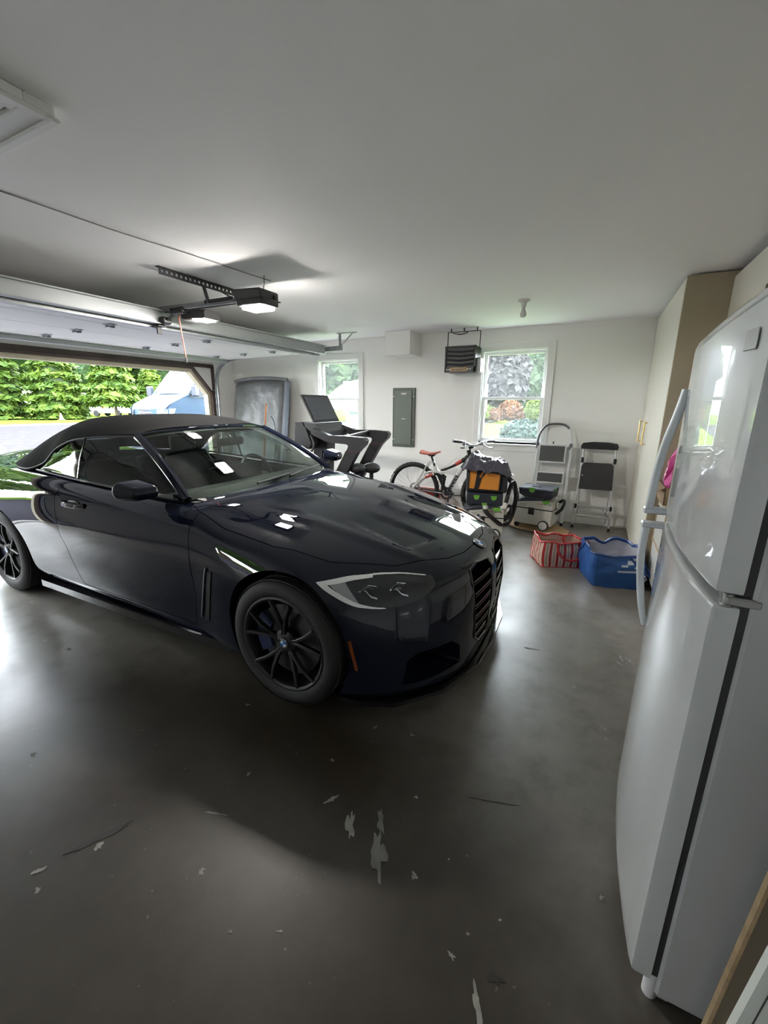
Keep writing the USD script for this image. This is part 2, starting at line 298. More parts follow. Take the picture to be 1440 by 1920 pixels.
def leafy(name, label, catg, x, y, blobs, mt, n=2500, size=.4, seed=0, trunk=None, group=None):
    rng = np.random.default_rng(seed); t = thing(name, label, catg, (x, y, GZ), group=group); Cs, Ns = [], []; W = np.array([b[3]*b[4] for b in blobs]); cores = []
    for b, w in zip(blobs, W/W.sum()):
        d = rng.normal(0, 1, (int(n*w), 3)); d /= np.linalg.norm(d, axis=1)[:, None]; d[:, 2] = np.where(d[:, 2] < -.55, -d[:, 2], d[:, 2])
        q = meshkit.fbm(d*2.3+seed, 3)[:, None]; sc = (.80+.4*q)*rng.uniform(.82, 1.0, (len(d), 1))
        Cs.append(np.array(b[:3])+d*sc*[b[3], b[3], b[4]]); Ns.append(d+[0, 0, .4])
        s = trimesh.creation.icosphere(2, 1.0); s.vertices *= .74+.22*meshkit.fbm(s.vertices*2.3+seed, 3)[:, None]; s.vertices *= [b[3], b[3], b[4]]; s.apply_translation(b[:3]); cores.append(s)
    obj('foliage', leaves(np.vstack(Cs), np.vstack(Ns), size, rng, .7), mt, t, False, kind='stuff')
    obj('core', cores, mt, t, False)
    if trunk: obj('trunk', cyl((0, 0, -.05), (0, 0, trunk[1]), trunk[0], 9, trunk[0]*.6), BARK, t)
    return t
HEDGE = leaf_mat('hedge_needles', (0.032, 0.073, 0.010), (0.100, 0.158, 0.020), .35)
HEDGE2 = leaf_mat('hedge_needles_light', (0.041, 0.088, 0.012), (0.117, 0.181, 0.023), .35)
DARK = leaf_mat('dark_leaves', (0.020, 0.043, 0.017), (0.050, 0.088, 0.030), .3)
g = 'evergreens along the driveway'
conifer('bright green evergreen at the left end of the driveway row', -41.0, 15.9, 11.0, 3.4, HEDGE, 3600, 1, g)
conifer('tall bright green evergreen standing second in the driveway row', -37.8, 18.6, 9.4, 3.0, HEDGE2, 3600, 2, g)
conifer('broad bright green evergreen in the driveway row with bare lower trunk', -34.3, 20.9, 6.3, 3.0, HEDGE2, 3600, 3, g, base=1.3)
conifer('smallest pointed evergreen of the driveway row, beside the van', -33.6, 23.6, 5.0, 2.0, HEDGE2, 2400, 4, g)
conifer('evergreen tree farther along the driveway row', -44.5, 10.5, 20, 4.2, HEDGE, 2000, 5, g)
conifer('evergreen tree at the far end of the driveway row', -46.0, 3.0, 20, 4.2, HEDGE, 1600, 6, g)
for i, (x, y, s, w) in enumerate([(-88, 44, 1.9, 'large dark leafy tree behind the second evergreen'), (-72, 58, 1.5, 'large dark leafy tree behind the broad evergreen'), (-55, 54, .95, 'large dark leafy tree showing behind the van'), (-96, 26, 2.0, 'large dark leafy tree behind the left end of the evergreen row'), (-96, 2, 2.0, 'large dark leafy tree far to the left of the driveway')]):
    leafy('shade_tree', w, 'tree', x, y, [(0, 0, 7*s, 6*s, 6*s), (4*s, 1, 5*s, 4*s, 4*s), (-4*s, -1, 5.5*s, 4*s, 4.2*s), (0, 2, 11*s, 4*s, 3.4*s)], DARK, 2600, .95, 20+i, (.4, 6), 'shade trees behind the driveway')
for i, (x, y) in enumerate([(-42, 4.5), (-24, -17), (-44, -9), (-15, -24)]):
    leafy('shade_tree', ['leafy tree left of the driveway, beyond the evergreens', 'second leafy tree left of the driveway', 'leafy tree by the near left end of the driveway', 'leafy tree closest to the garage on the left'][i], 'tree', x, y, [(0, 0, 12, 6.5, 10), (4, 1, 7, 4.5, 6), (-4, 0, 7, 4.5, 6)], HEDGE, 1800, 1.0, 40+i, (.3, 4), 'shade trees left of the driveway')
# vehicles behind the evergreens
WHITEP = M('white_vehicle_paint', (.30, .31, .33), .4, coat_weight=.1); GREYP = M('silver_vehicle_paint', (.36, .38, .42), .3, coat_weight=.6)
DGLASS = M('dark_vehicle_glass', (.02, .025, .03), .12, specular_ior_level=.12); RUBBER = M('rubber', (.018, .018, .019), .75); REDL = M('red_lamp_lens', (.45, .03, .02), .2)
def parked(name, label, x, y, rz, paint, prof, glassq, wid=1.8):
    t = thing(name, label, 'car', (x, y, GZ), rz)
    b = prism(prof, wid, XZ(wid/2)); zt = max(p[1] for p in prof)
    k = np.clip((b.vertices[:, 2]-.9)/(zt-.9), 0, 1); b.vertices[:, 1] *= 1-.2*k; obj('body', b, paint, t, 25)
    for s in (-1, 1):
        q = prism(glassq, .02, XZ(.01)); k = np.clip((q.vertices[:, 2]-.9)/(zt-.9), 0, 1); q.vertices[:, 1] += s*(wid/2*(1-.2*k)+.004); obj('side_window', q, DGLASS, t, False)
    for wx in (.85, 3.45):
        for s in (-1, 1): obj('wheel', cyl((wx, s*(wid/2-.2), .33), (wx, s*(wid/2+.01), .33), .33, 20), RUBBER, t)
    for s in (-1, 1): obj('tail_lamp', rbox(.03, s*(wid/2-.14), 1.02, .1, .22, .3, .03), REDL, t)
    obj('rear_window', rbox(.16, 0, 1.33, .05, wid*.62, .34, .02), DGLASS, t); return t
SUV = [(0, .35), (0, 1.1), (.18, 1.62), (.6, 1.74), (2.4, 1.72), (3.1, 1.15), (4.2, 1.02), (4.4, .8), (4.4, .35)]; SUVG = [(.4, 1.12), (.5, 1.55), (2.3, 1.56), (2.85, 1.15)]
parked('parked_car', 'white parked car seen between the evergreens with a red tail lamp', -50.0, 29.6, 200, WHITEP, SUV, SUVG)
parked('parked_car', 'silver parked car half hidden behind the third evergreen', -47.5, 32.6, 190, GREYP, SUV, SUVG)
parked('parked_car', 'white parked car far behind the left evergreens', -58.5, 25.4, 205, WHITEP, SUV, SUVG)
t = thing('traffic_cone', 'small orange-pink cone on the grass under the evergreens', 'cone', (-42.6, 21.0, GZ))
obj('cone', lathe([(0, .62), (.05, .62), (.17, .05), (0, .05)], 16), M('cone_orange', (.75, .20, .13), .5), t); obj('base', bx(-.22, .22, -.22, .22, 0, .05, .01), M('cone_orange', ()), t)
# the van
VB = M('van_blue_paint', (.040, .068, .105), .35, coat_weight=.05, coat_roughness=.1, specular_ior_level=.12); VBLK = M('van_black_trim', (.03, .035, .05), .5); CHROME = M('chrome', (.75, .76, .78), .12, 1.0)
struct('parking_pad', bx(-14.6, -11.2, 7.4, 18, GZ-.05, GZ+.24, .04), ASPH, False)
van = thing('cargo_van', 'light blue high-roofed cargo van parked nose forward on the driveway', 'van', (-12.72, 8.60, GZ+.24), -92)
vp = [(0, .28), (-.02, .62), (.0, 1.12), (-.12, 1.26), (-.62, 1.50), (-.78, 1.56), (-1.42, 2.28), (-1.75, 2.56), (-2.3, 2.74), (-6.6, 2.72), (-6.7, 2.5), (-6.75, .4), (-6.7, .28)]
def vw(z, u): return (1.0-.03*np.clip((z-.3)/.9, 0, 1)-.17*np.clip((z-1.2)/1.5, 0, 1)**1.3)*(1-.10*np.clip((u+.35)/.35, 0, 1)**2)
bowf = lambda u: .16*np.clip((u+2.0)/.9, 0, 1)
U = np.array(vp); C0 = U.mean(0)
secs = []
for q in np.linspace(-1, 1, 17):
    e = 1-abs(q)**5*.0; s = 1-.05*abs(q)**6
    zz = C0[1]+(U[:, 1]-C0[1])*s; uu = U[:, 0]-bowf(U[:, 0])*abs(q)**2.2; secs.append(np.stack([uu, q*vw(zz, U[:, 0]), zz], -1))
P = np.array(secs); b = grid(np.concatenate([P, P[:, :1]], 1)); caps = [prism(Polygon(P[k][:, [0, 2]]), .004, XZ(P[k][:, 1].mean())) for k in (0, -1)]
for k, cp in zip((0, -1), caps):
    for v in range(len(cp.vertices)): cp.vertices[v, 1] = np.sign(P[k][:, 1].mean())*vw(cp.vertices[v, 2], cp.vertices[v, 0])*.999
obj('body', cat([b]+caps), VB, van, 28)
def on_van(u0, z0, u1, z1, half, lift=.012, n=9, bow=.16):
    """a strip of the front between two profile points, across the van"""
    R = []
    for tt in np.linspace(0, 1, 4):
        u, z = u0+(u1-u0)*tt, z0+(z1-z0)*tt; R.append([(u-bowf(u)*abs(q)**2.2+lift*.9, q*half*vw(z, u), z+lift*.5) for q in np.linspace(-1, 1, n)])
    return sheet(np.array(R), .01)
obj('windshield', on_van(-.80, 1.585, -1.40, 2.26, .86, .02), DGLASS, van)
gr = obj('grille', on_van(-.01, .72, .0, 1.14, .62, .018), VBLK, van)
for k in range(4): obj('grille_slat', on_van(.0, .78+.1*k, .0, .81+.1*k, .58, .045), M('grille_slat_grey', (.22, .24, .30), .35), gr)
obj('emblem', [mv(lathe([(.085, -.008), (.105, -.008), (.105, .008), (.085, .008)], 24, True), (0.055, 0, .95), (0, 90, 0))]+[cyl((.055, 0, .95), (.055, .09*math.sin(a), .95+.09*math.cos(a)), .01, 6) for a in (0, 2*PI/3, 4*PI/3)], CHROME, gr)
for s in (-1, 1):
    obj('headlight', hull([(-.02, s*.62, 1.10), (-.02, s*.62, .92), (-.22, s*.95, 1.14), (-.2, s*.95, .94), (-.1, s*.64, 1.1), (-.45, s*.95, 1.14), (-.36, s*.97, 1.0)]), M('headlight_lens', (.22, .23, .24), .15), van)
    mq = obj('mirror', rbox(-1.05, s*1.16, 1.68, .16, .22, .34, .05, 20), VBLK, van); obj('mirror_arm', cyl((-1.12, s*.9, 1.55), (-1.05, s*1.1, 1.6), .03), VBLK, mq)
    sg = prism([(-.95, 1.5), (-1.5, 2.2), (-2.2, 2.25), (-2.2, 1.42)], .02, XZ(.01)); sg.vertices[:, 1] += s*(vw(sg.vertices[:, 2], sg.vertices[:, 0])+.002); obj('side_window', sg, DGLASS, van, False)
    for u in (-1.05, -5.2): obj('wheel', cyl((u, s*.78, .34), (u, s*1.0, .34), .35, 24), RUBBER, van)
    obj('door_seam', tube([(-2.3, s*vw(z, -2)*1.001, z) for z in np.linspace(.4, 2.3, 7)], .012, 5), VBLK, van)
obj('bumper', on_van(.0, .30, .02, .62, .98, .03), VBLK, van); obj('roof_lamp', rbox(-1.72, 0, 2.55, .08, .1, .04, .015), VBLK, van)
# seen through the back windows
SPRUCE = leaf_mat('purple_grey_leaves', (0.022, 0.020, 0.020), (0.047, 0.044, 0.042), .3); MIDG = leaf_mat('mid_green_leaves', (0.019, 0.036, 0.016), (0.044, 0.073, 0.025), .3)
RUST = leaf_mat('rust_leaves', (0.058, 0.025, 0.011), (0.109, 0.050, 0.022), .3); YELG = leaf_mat('yellow_green_leaves', (0.044, 0.065, 0.011), (0.094, 0.123, 0.022), .35); BLUEG = leaf_mat('blue_green_leaves', (0.011, 0.025, 0.019), (0.025, 0.047, 0.033), .2)
leafy('copper_tree', 'tall dark purple-grey tree seen through the right window', 'tree', -8.6, 43, [(0, 0, 3.6, 2.6, 3.6), (.2, 0, 6.4, 1.9, 3.0), (-1.6, 0, 3.0, 1.6, 2.4)], SPRUCE, 2600, .5, 61, (.25, 3))
leafy('lawn_tree', 'tall pale green tree seen in the right half of the right window', 'tree', -7.2, 51, [(0, 0, 3.8, 3.2, 3.4), (1.6, 0, 4.6, 2.2, 3.0), (-1.6, 0, 2.6, 2.0, 2.2), (3.2, 1, 5.2, 2, 3)], MIDG, 2800, .55, 62, (.25, 3))
for i, (x, y, w) in enumerate([(-15, 60, 'green tree in the gap left of the purple-grey tree'), (-28, 40, 'pale green tree in the left window, left of the tent'), (-22, 33, 'green tree with thin crown behind the tent'), (4, 64, 'green tree at the far right of the back lawn'), (-38, 48, 'green tree at the far left of the back lawn')]):
    leafy('lawn_tree', w, 'tree', x, y, [(0, 0, 4, 3.2, 3.6), (1.6, .5, 6.5, 2.2, 2.8), (-1.8, 0, 3.2, 2.2, 2.4)], MIDG, 2000, .55, 70+i, (.25, 3), 'trees on the back lawn')
leafy('rust_shrub', 'rounded rust-red shrub on the lawn beyond the right window', 'shrub', -6.85, 38, [(.1, 0, .95, 1.05, .95), (-1.0, -.3, .6, .8, .65), (.9, .2, .55, .8, .6)], RUST, 1800, .2, 81)
leafy('yellow_shrub', 'yellow-green shrub right of the rust-red one', 'shrub', -4.75, 38.2, [(0, 0, .9, 1.0, .95), (.9, 0, .7, .9, .8)], YELG, 1500, .2, 82)
leafy('clipped_shrub', 'low blue-green clipped shrub on the near lawn', 'shrub', -2.65, 17.2, [(0, 0, .35, .75, .62), (.7, .2, .35, .75, .6)], BLUEG, 1800, .13, 83)
leafy('lawn_shrub', 'small bright shrub at the left edge of the right window', 'shrub', -9.2, 38, [(0, 0, .7, 1.2, .8)], YELG, 700, .25, 84)
h = thing('garden_house', 'white house with a grey roof beyond the yellow-green shrub', 'house', (-5.6, 58, GZ))
obj('wall', bx(-1.2, 6, 0, 5, 0, 2.9), M('house_white', (.35, .35, .35), .7), h, False); obj('roof', prism([(-1.6, 2.9), (6.4, 2.9), (2.4, 5.2)], 5.4, XZ(5.2)), M('house_roof', (.2, .2, .21), .8), h, False)
for k in range(3): obj('window', bx(-.6+2*k, .3+2*k, -.03, .02, 1.0, 2.2), DGLASS, h, False)
CANV = M('tent_canvas', (.42, .44, .45), .7, transmission_weight=0); tn = thing('garden_tent', 'white peaked garden tent outside the left window', 'tent', (-4.25, 10.6, GZ))
rg = []
for i in range(33):
    a = i*2*PI/32; q = max(abs(math.cos(a)), abs(math.sin(a))); cx, cy = math.cos(a)/q, math.sin(a)/q
    rg.append([(cx*1.45*(.03+.97*s), cy*1.45*(.03+.97*s), 2.08+1.55*(1-s)**2.1) for s in np.linspace(0, 1, 12)])
obj('roof', sheet(np.array(rg), .01), CANV, tn, 60)
obj('valance', [bx(-1.45, 1.45, s*1.45-.008, s*1.45+.008, 1.36, 2.09) for s in (-1, 1)]+[bx(s*1.45-.008, s*1.45+.008, -1.45, 1.45, 1.36, 2.09) for s in (-1, 1)], CANV, tn, False)
for a in (-1, 1):
    for b_ in (-1, 1): obj('leg', cyl((a*1.4, b_*1.4, 0), (a*1.4, b_*1.4, 2.08), .03, 10), M('tent_leg', (.6, .62, .64), .4), tn)
bxw = obj('side_wall', bx(-1.38, 1.38, -1.32, -1.30, 0, 1.4), M('tent_side_grey', (.13, .145, .18), .6), tn, False)
obj('warning_triangle', prism([(-1.12, 1.08), (-.86, 1.08), (-.99, 1.28)], .01, XZ(-1.321)), M('warning_yellow', (.30, .32, .06), .5), bxw, False)
# ---------------------------------------------------------------- the car (local: +x forward from the front axle, +y left, +z up)
CAR = (-1.250, 2.335, 0.0); CAR_RZ = -1.0
car = thing('convertible_car', 'dark navy convertible sports car with a black cloth roof and black wheels', 'car', CAR, CAR_RZ)
PAINT = usdkit.material(stage, '/World/Looks/car_paint', {'p': ('principled_bsdf', dict(base_color=(.0055, .0075, .017), roughness=.5, metallic=.0, specular_ior_level=.0, coat_weight=1.0, coat_roughness=.0, coat_ior=1.48))}, [], surface='p.BSDF')
CLOTH = M('soft_top_cloth', (.0055, .0056, .0064), .95, bump=(420, .25, .001), specular_ior_level=.15)
GLOSSB = M('gloss_black', (.006, .006, .007), .12, coat_weight=.5); MATTB = M('matt_black_plastic', (.014, .014, .015), .55); WHEELB = M('wheel_black', (.006, .006, .007), .5)
TYRE = M('tyre_rubber', (.013, .013, .013), .7); DISC = M('brake_disc', (.09, .09, .095), .45, 1.0); LEATH = M('car_leather', (.022, .021, .021), .5); SATIN = M('satin_metal', (.45, .46, .48), .3, 1.0)
GLS = glass('car_side_glass', (.42, .47, .45)); WSG = glass('car_windshield_glass', (.55, .62, .58))
COLS = [
 [(.70,0,.13),(.80,0,.14),(.81,0,.26),(.825,0,.42),(.82,0,.56),(.785,0,.655),(.70,0,.715),(.58,0,.755),(.45,0,.79)],
 [(.68,.30,.13),(.79,.32,.14),(.79,.33,.26),(.80,.34,.42),(.79,.34,.56),(.755,.33,.65),(.665,.31,.71),(.52,.2,.765),(.36,0,.812)],
 [(.56,.56,.13),(.68,.62,.14),(.69,.63,.26),(.68,.635,.42),(.655,.635,.56),(.61,.62,.645),(.53,.57,.71),(.37,.36,.79),(.24,0,.838)],
 [(.40,.72,.13),(.49,.81,.14),(.50,.825,.26),(.49,.83,.42),(.46,.825,.56),(.41,.80,.655),(.32,.73,.735),(.20,.44,.822),(.12,0,.862)],
 [(.24,.80,.13),(.27,.895,.15),(.285,.912,.28),(.28,.922,.43),(.26,.922,.56),(.22,.888,.68),(.14,.79,.772),(.06,.47,.852),(.02,0,.882)],
 [(0,.82,.14),(0,.91,.16),(0,.93,.30),(0,.94,.45),(0,.942,.60),(-.01,.905,.735),(-.04,.80,.815),(-.10,.48,.886),(-.12,0,.906)],
 [(-.4,.80,.15),(-.4,.885,.17),(-.4,.90,.31),(-.4,.912,.46),(-.4,.918,.62),(-.4,.89,.775),(-.4,.79,.86),(-.4,.46,.925),(-.4,0,.94)],
 [(-.72,.78,.16),(-.72,.855,.18),(-.72,.875,.32),(-.72,.885,.47),(-.72,.897,.645),(-.72,.875,.81),(-.72,.775,.905),(-.70,.44,.955),(-.70,0,.962)],
 [(-1.2,.78,.17),(-1.2,.855,.19),(-1.2,.88,.33),(-1.2,.888,.48),(-1.2,.902,.66),(-1.2,.876,.83),(-1.2,.765,.932),(-1.2,.42,.955),(-1.2,0,.96)],
 [(-1.8,.78,.18),(-1.8,.86,.20),(-1.8,.885,.34),(-1.8,.893,.49),(-1.8,.908,.68),(-1.8,.885,.855),(-1.8,.765,.957),(-1.8,.42,.975),(-1.8,0,.98)],
 [(-2.35,.79,.19),(-2.35,.872,.21),(-2.35,.902,.35),(-2.35,.915,.50),(-2.35,.932,.69),(-2.35,.908,.87),(-2.35,.765,.98),(-2.35,.45,1.01),(-2.35,0,1.02)],
 [(-2.857,.81,.19),(-2.857,.90,.22),(-2.857,.93,.36),(-2.857,.945,.51),(-2.857,.95,.69),(-2.857,.915,.865),(-2.857,.77,.982),(-2.857,.45,1.025),(-2.857,0,1.04)],
 [(-3.3,.78,.19),(-3.3,.87,.22),(-3.3,.90,.36),(-3.3,.915,.51),(-3.3,.912,.70),(-3.3,.88,.865),(-3.3,.77,.965),(-3.26,.46,1.025),(-3.25,0,1.05)],
 [(-3.5,.70,.20),(-3.62,.78,.22),(-3.66,.80,.36),(-3.68,.81,.50),(-3.67,.80,.70),(-3.64,.78,.87),(-3.58,.72,.965),(-3.48,.45,1.03),(-3.42,0,1.055)],
 [(-3.7,.42,.20),(-3.82,.46,.22),(-3.88,.47,.36),(-3.90,.47,.50),(-3.89,.47,.70),(-3.85,.46,.88),(-3.78,.45,.985),(-3.64,.30,1.04),(-3.52,0,1.06)],
 [(-3.75,0,.20),(-3.85,0,.22),(-3.92,0,.36),(-3.94,0,.50),(-3.93,0,.70),(-3.89,0,.89),(-3.82,0,1.0),(-3.70,0,1.05),(-3.62,0,1.06)]]
def sst(x, a, b): t = np.clip((x-a)/(b-a), 0, 1); return t*t*(3-2*t)
def body_grid(nc=200, nr=72):
    A = np.array([[(c[0][0], 0, c[0][2])]+c for c in COLS]); rows = np.array([0, .7, 1, 2, 3, 4, 5, 6.1, 7.8, 9.6])
    rs = np.r_[0, .7, np.linspace(1, 9.6, nr)]; G = PchipInterpolator(rows, A, axis=1)(rs); ci = np.arange(16.0)
    cs = np.unique(np.r_[np.linspace(0, 7, int(nc*.62)), np.linspace(7, 15, int(nc*.38))]); G = PchipInterpolator(ci, G, axis=0)(cs)
    u, v, w = G[..., 0], G[..., 1], G[..., 2]
    hood = (rs > 5.6)[None, :]
    pocket = sst(v, .19, .215)*(1-sst(v, .375+.05*u, .415+.05*u))*sst(u, .02, .22)*(1-sst(u, .50-.35*(v-.2), .545-.35*(v-.2)))   # the two sunk panels of the hood
    ridge = np.exp(-((v-.47-.12*(.5-u))/.035)**2)*sst(u, -.5, -.1)*(1-sst(u, .45, .62))
    G[..., 2] = w-hood*(.013*pocket-.010*ridge)
    G[:, 0, 1] = 0; G[:, -1, 1] = 0; G[0, :, 1] = 0; G[-1, :, 1] = 0
    return G
G = body_grid(); half = grid(G); other = half.copy(); other.vertices[:, 1] *= -1; other.invert()
BODY = trimesh.util.concatenate([half, other]); BODY.merge_vertices(digits_vertex=6); BODY.update_faces(BODY.nondegenerate_faces()); BODY.remove_unreferenced_vertices()
if BODY.volume < 0: BODY.invert()
SKIN = BODY.copy()
def cast(O, D):
    """where the rays from O along D first meet the body skin"""
    O = np.atleast_2d(np.array(O, float)); D = np.broadcast_to(np.array(D, float), O.shape)
    loc, ri, _ = SKIN.ray.intersects_location(O, D, multiple_hits=True); out = np.full(O.shape, np.nan)
    d = np.linalg.norm(loc-O[ri], axis=1); order = np.argsort(-d)
    out[ri[order]] = loc[order]; return out
def side(u, w, s=-1, lift=0.0):
    u, w = np.broadcast_arrays(np.atleast_1d(np.array(u, float)), np.atleast_1d(np.array(w, float))); h = cast(np.stack([u, np.full(u.shape, s*2.0), w], -1), (0, -s, 0)); h[:, 1] += s*lift; return h
def down(u, v, lift=0.0):
    u, v = np.broadcast_arrays(np.atleast_1d(np.array(u, float)), np.atleast_1d(np.array(v, float))); h = cast(np.stack([u, v, np.full(u.shape, 3.0)], -1), (0, 0, -1)); h[:, 2] += lift; return h
PIV = -.25
def around(phi, w, s=-1, lift=0.0):
    """skin point seen from the upright axis at (PIV, 0): phi degrees from straight ahead, at height w"""
    phi, w = np.broadcast_arrays(np.atleast_1d(np.radians(np.array(phi, float))), np.atleast_1d(np.array(w, float))); D = np.stack([-np.cos(phi), -s*np.sin(phi), np.zeros(phi.shape)], -1)
    O = np.stack([np.full(phi.shape, PIV), np.zeros(phi.shape), w], -1)-D*3; h = cast(O, D); return h-D*lift
def patch(top, bot, s=-1, lift=.004, n=30, k=7, t=.004):
    """a sheet on the skin between two (phi, w) curves"""
    def cur(P): P = np.array(P, float); a = np.linspace(0, 1, len(P)); return PchipInterpolator(a, P)(np.linspace(0, 1, n))
    a, b = cur(top), cur(bot); R = []
    for q in np.linspace(0, 1, k): p = a*(1-q)+b*q; R.append(around(p[:, 0], p[:, 1], s, lift))
    return sheet(np.array(R), t)
# --- cuts
RAD = (.338, .344); AX = (0.0, -2.857)
def prism_m3(poly, T, h, z0=0): return to_m3(prism(Polygon(poly).buffer(0), h, T, z0))
B = to_m3(BODY)
for x, r in zip(AX, (.372, .378)):
    for s in (-1, 1): B = B - to_m3(cyl((x, s*.60, .352), (x, s*1.2, .352), r, 72))
cab = [(-.74, 0), (-.76, .25), (-.80, .45), (-.88, .655), (-1.1, .70), (-1.6, .715), (-2.2, .715), (-2.5, .70), (-2.66, .5), (-2.72, 0)]; cab = cab+[(u, -v) for u, v in cab[::-1]]
B = B - prism_m3(cab, None, 1.5, .42)
kid = Polygon([(.045, .60), (.075, .655), (.20, .668), (.305, .655), (.335, .60), (.325, .42), (.285, .27), (.22, .215), (.085, .205), (.05, .24)]).buffer(-.012).buffer(.012)
TF = frame((0, 0, 0), (0, 1, 0), (0, 0, 1), (1, 0, 0)); TFm = frame((0, 0, 0), (0, -1, 0), (0, 0, 1), (1, 0, 0))
inta = Polygon([(.44, .20), (.455, .30), (.52, .355), (.70, .36), (.745, .33), (.76, .20)]).buffer(-.01).buffer(.01); low = Polygon([(-.37, .155), (-.345, .185), (.345, .185), (.37, .155)])
K = to_m3(prism(kid, 1.0, TF, .69)); Km = to_m3(prism(Polygon([(-a, b) for a, b in kid.exterior.coords]), 1.0, TF, .69))
I = to_m3(prism(inta, 1.0, TF, .42)); Im = to_m3(prism(Polygon([(-a, b) for a, b in inta.exterior.coords]), 1.0, TF, .42))
B = B - K - Km - I - Im
# --- panels with real shut lines: doors, hood, boot lid, bumper
def offset(poly, d): p = Polygon(poly).buffer(-d, join_style=2); return list(p.exterior.coords)
DOORP = [(-.70, .235), (-.655, .45), (-.66, .70), (-.70, 1.2), (-2.03, 1.2), (-2.0, .85), (-1.99, .60), (-1.93, .42), (-1.86, .245)]
hoodp = [(.705, 0), (.69, .20), (.645, .345), (.46, .60), (.20, .775), (-.10, .835), (-.45, .825), (-.70, .775), (-.83, .72), (-.88, .60), (-.75, .45), (-.70, 0)]; hoodp = hoodp+[(u, -v) for u, v in hoodp[::-1]]
bootp = [(-3.20, 0), (-3.16, .50), (-3.18, .70), (-3.55, .68), (-3.7, .5), (-3.74, 0)]; bootp = bootp+[(u, -v) for u, v in bootp[::-1]]
parts = []
def take(poly, T, h, z0, gap=.0022):
    global B
    full = prism_m3(poly, T, h, z0); inner = prism_m3(offset(poly, 2*gap), T, h, z0); got = B ^ inner; B = B - full; return got
SIDE = lambda s: frame((0, 0, 0), (1, 0, 0), (0, 0, 1), (0, s, 0))
doors = []
for s in (-1, 1):
    P = DOORP; T = SIDE(s); full = to_m3(prism(Polygon(P), .5, T, .775)); inner = to_m3(prism(Polygon(offset(P, .005)), .5, T, .775)); doors.append(B ^ inner); B = B - full
hood = take(hoodp, None, 1.0, .66); boot = take(bootp, None, .6, .92)
def smooth_car(m):
    """trimesh with the skin's own normals is not needed: fine grid, edges split by angle"""
    return to_tm(m)
obj('body', smooth_car(B), PAINT, car, 24)
obj('hood', smooth_car(hood), PAINT, car, 24); obj('boot_lid', smooth_car(boot), PAINT, car, 24)
# --- grilles, intakes, splitter
for s in (-1, 1):
    kk = Polygon([(s*a, b) for a, b in kid.exterior.coords]); g_ = obj('kidney_grille', prism(kk, .012, TF, .692), GLOSSB, car)
    for q in range(6):
        z = .265+.066*q; a0, a1 = (.075, .30) if q else (.085, .26); ub = .800 if q < 4 else .775-.02*(q-4)
        P = [(cast([(2, s*a, z)], (-1, 0, 0))[0][0]-.016, s*a, z) for a in np.linspace(a0, a1+.012, 5)]; P = [p for p in P if np.isfinite(p[0])]
        obj('grille_slat', [bar(P, .030, .012), bar(np.array(P)-[0, 0, .017], .030, .006)], GLOSSB, g_)
    ring = np.array(kk.exterior.coords); X = cast(np.stack([np.full(len(ring), 2.0), ring[:, 0]*1.015+s*.0, ring[:, 1]], -1), (-1, 0, 0)); X = X[np.isfinite(X[:, 0])][:-1]
    obj('grille_surround', tube(X+[.001, 0, 0], .007, 8, True), GLOSSB, g_)
    ii = Polygon([(s*a, b) for a, b in inta.exterior.coords]); gi = obj('air_intake', prism(ii, .01, TF, .425), MATTB, car)
    obj('intake_blade', [bar([(.52, s*.5, z), (.50, s*.72, z)], .05, .012) for z in (.245, .30)], MATTB, gi)
sp = [(u, v) for u, v in [(.84, 0), (.83, .3), (.735, .60), (.57, .80), (.42, .87), (.30, .885)]]; inn = [(u-.10, v-.06 if v > .1 else v) for u, v in sp]
obj('front_splitter', prism(Polygon(sp+inn[::-1]+[(u, -v) for u, v in inn]+[(u, -v) for u, v in sp[::-1]]).buffer(.004), .022, None, .105), GLOSSB, car)
skirt = [(-.44, .86), (-.75, .885), (-1.4, .892), (-2.1, .90), (-2.42, .905), (-2.42, .80), (-.44, .78)]
for s in (-1, 1):
    obj('side_skirt', prism([(u, s*v) for u, v in skirt], .05, None, .125), GLOSSB, car)
    [obj('arch_liner', cyl((x, s*.605, .352), (x, s*.60, .352), .37, 40), MATTB, car) for x in AX]
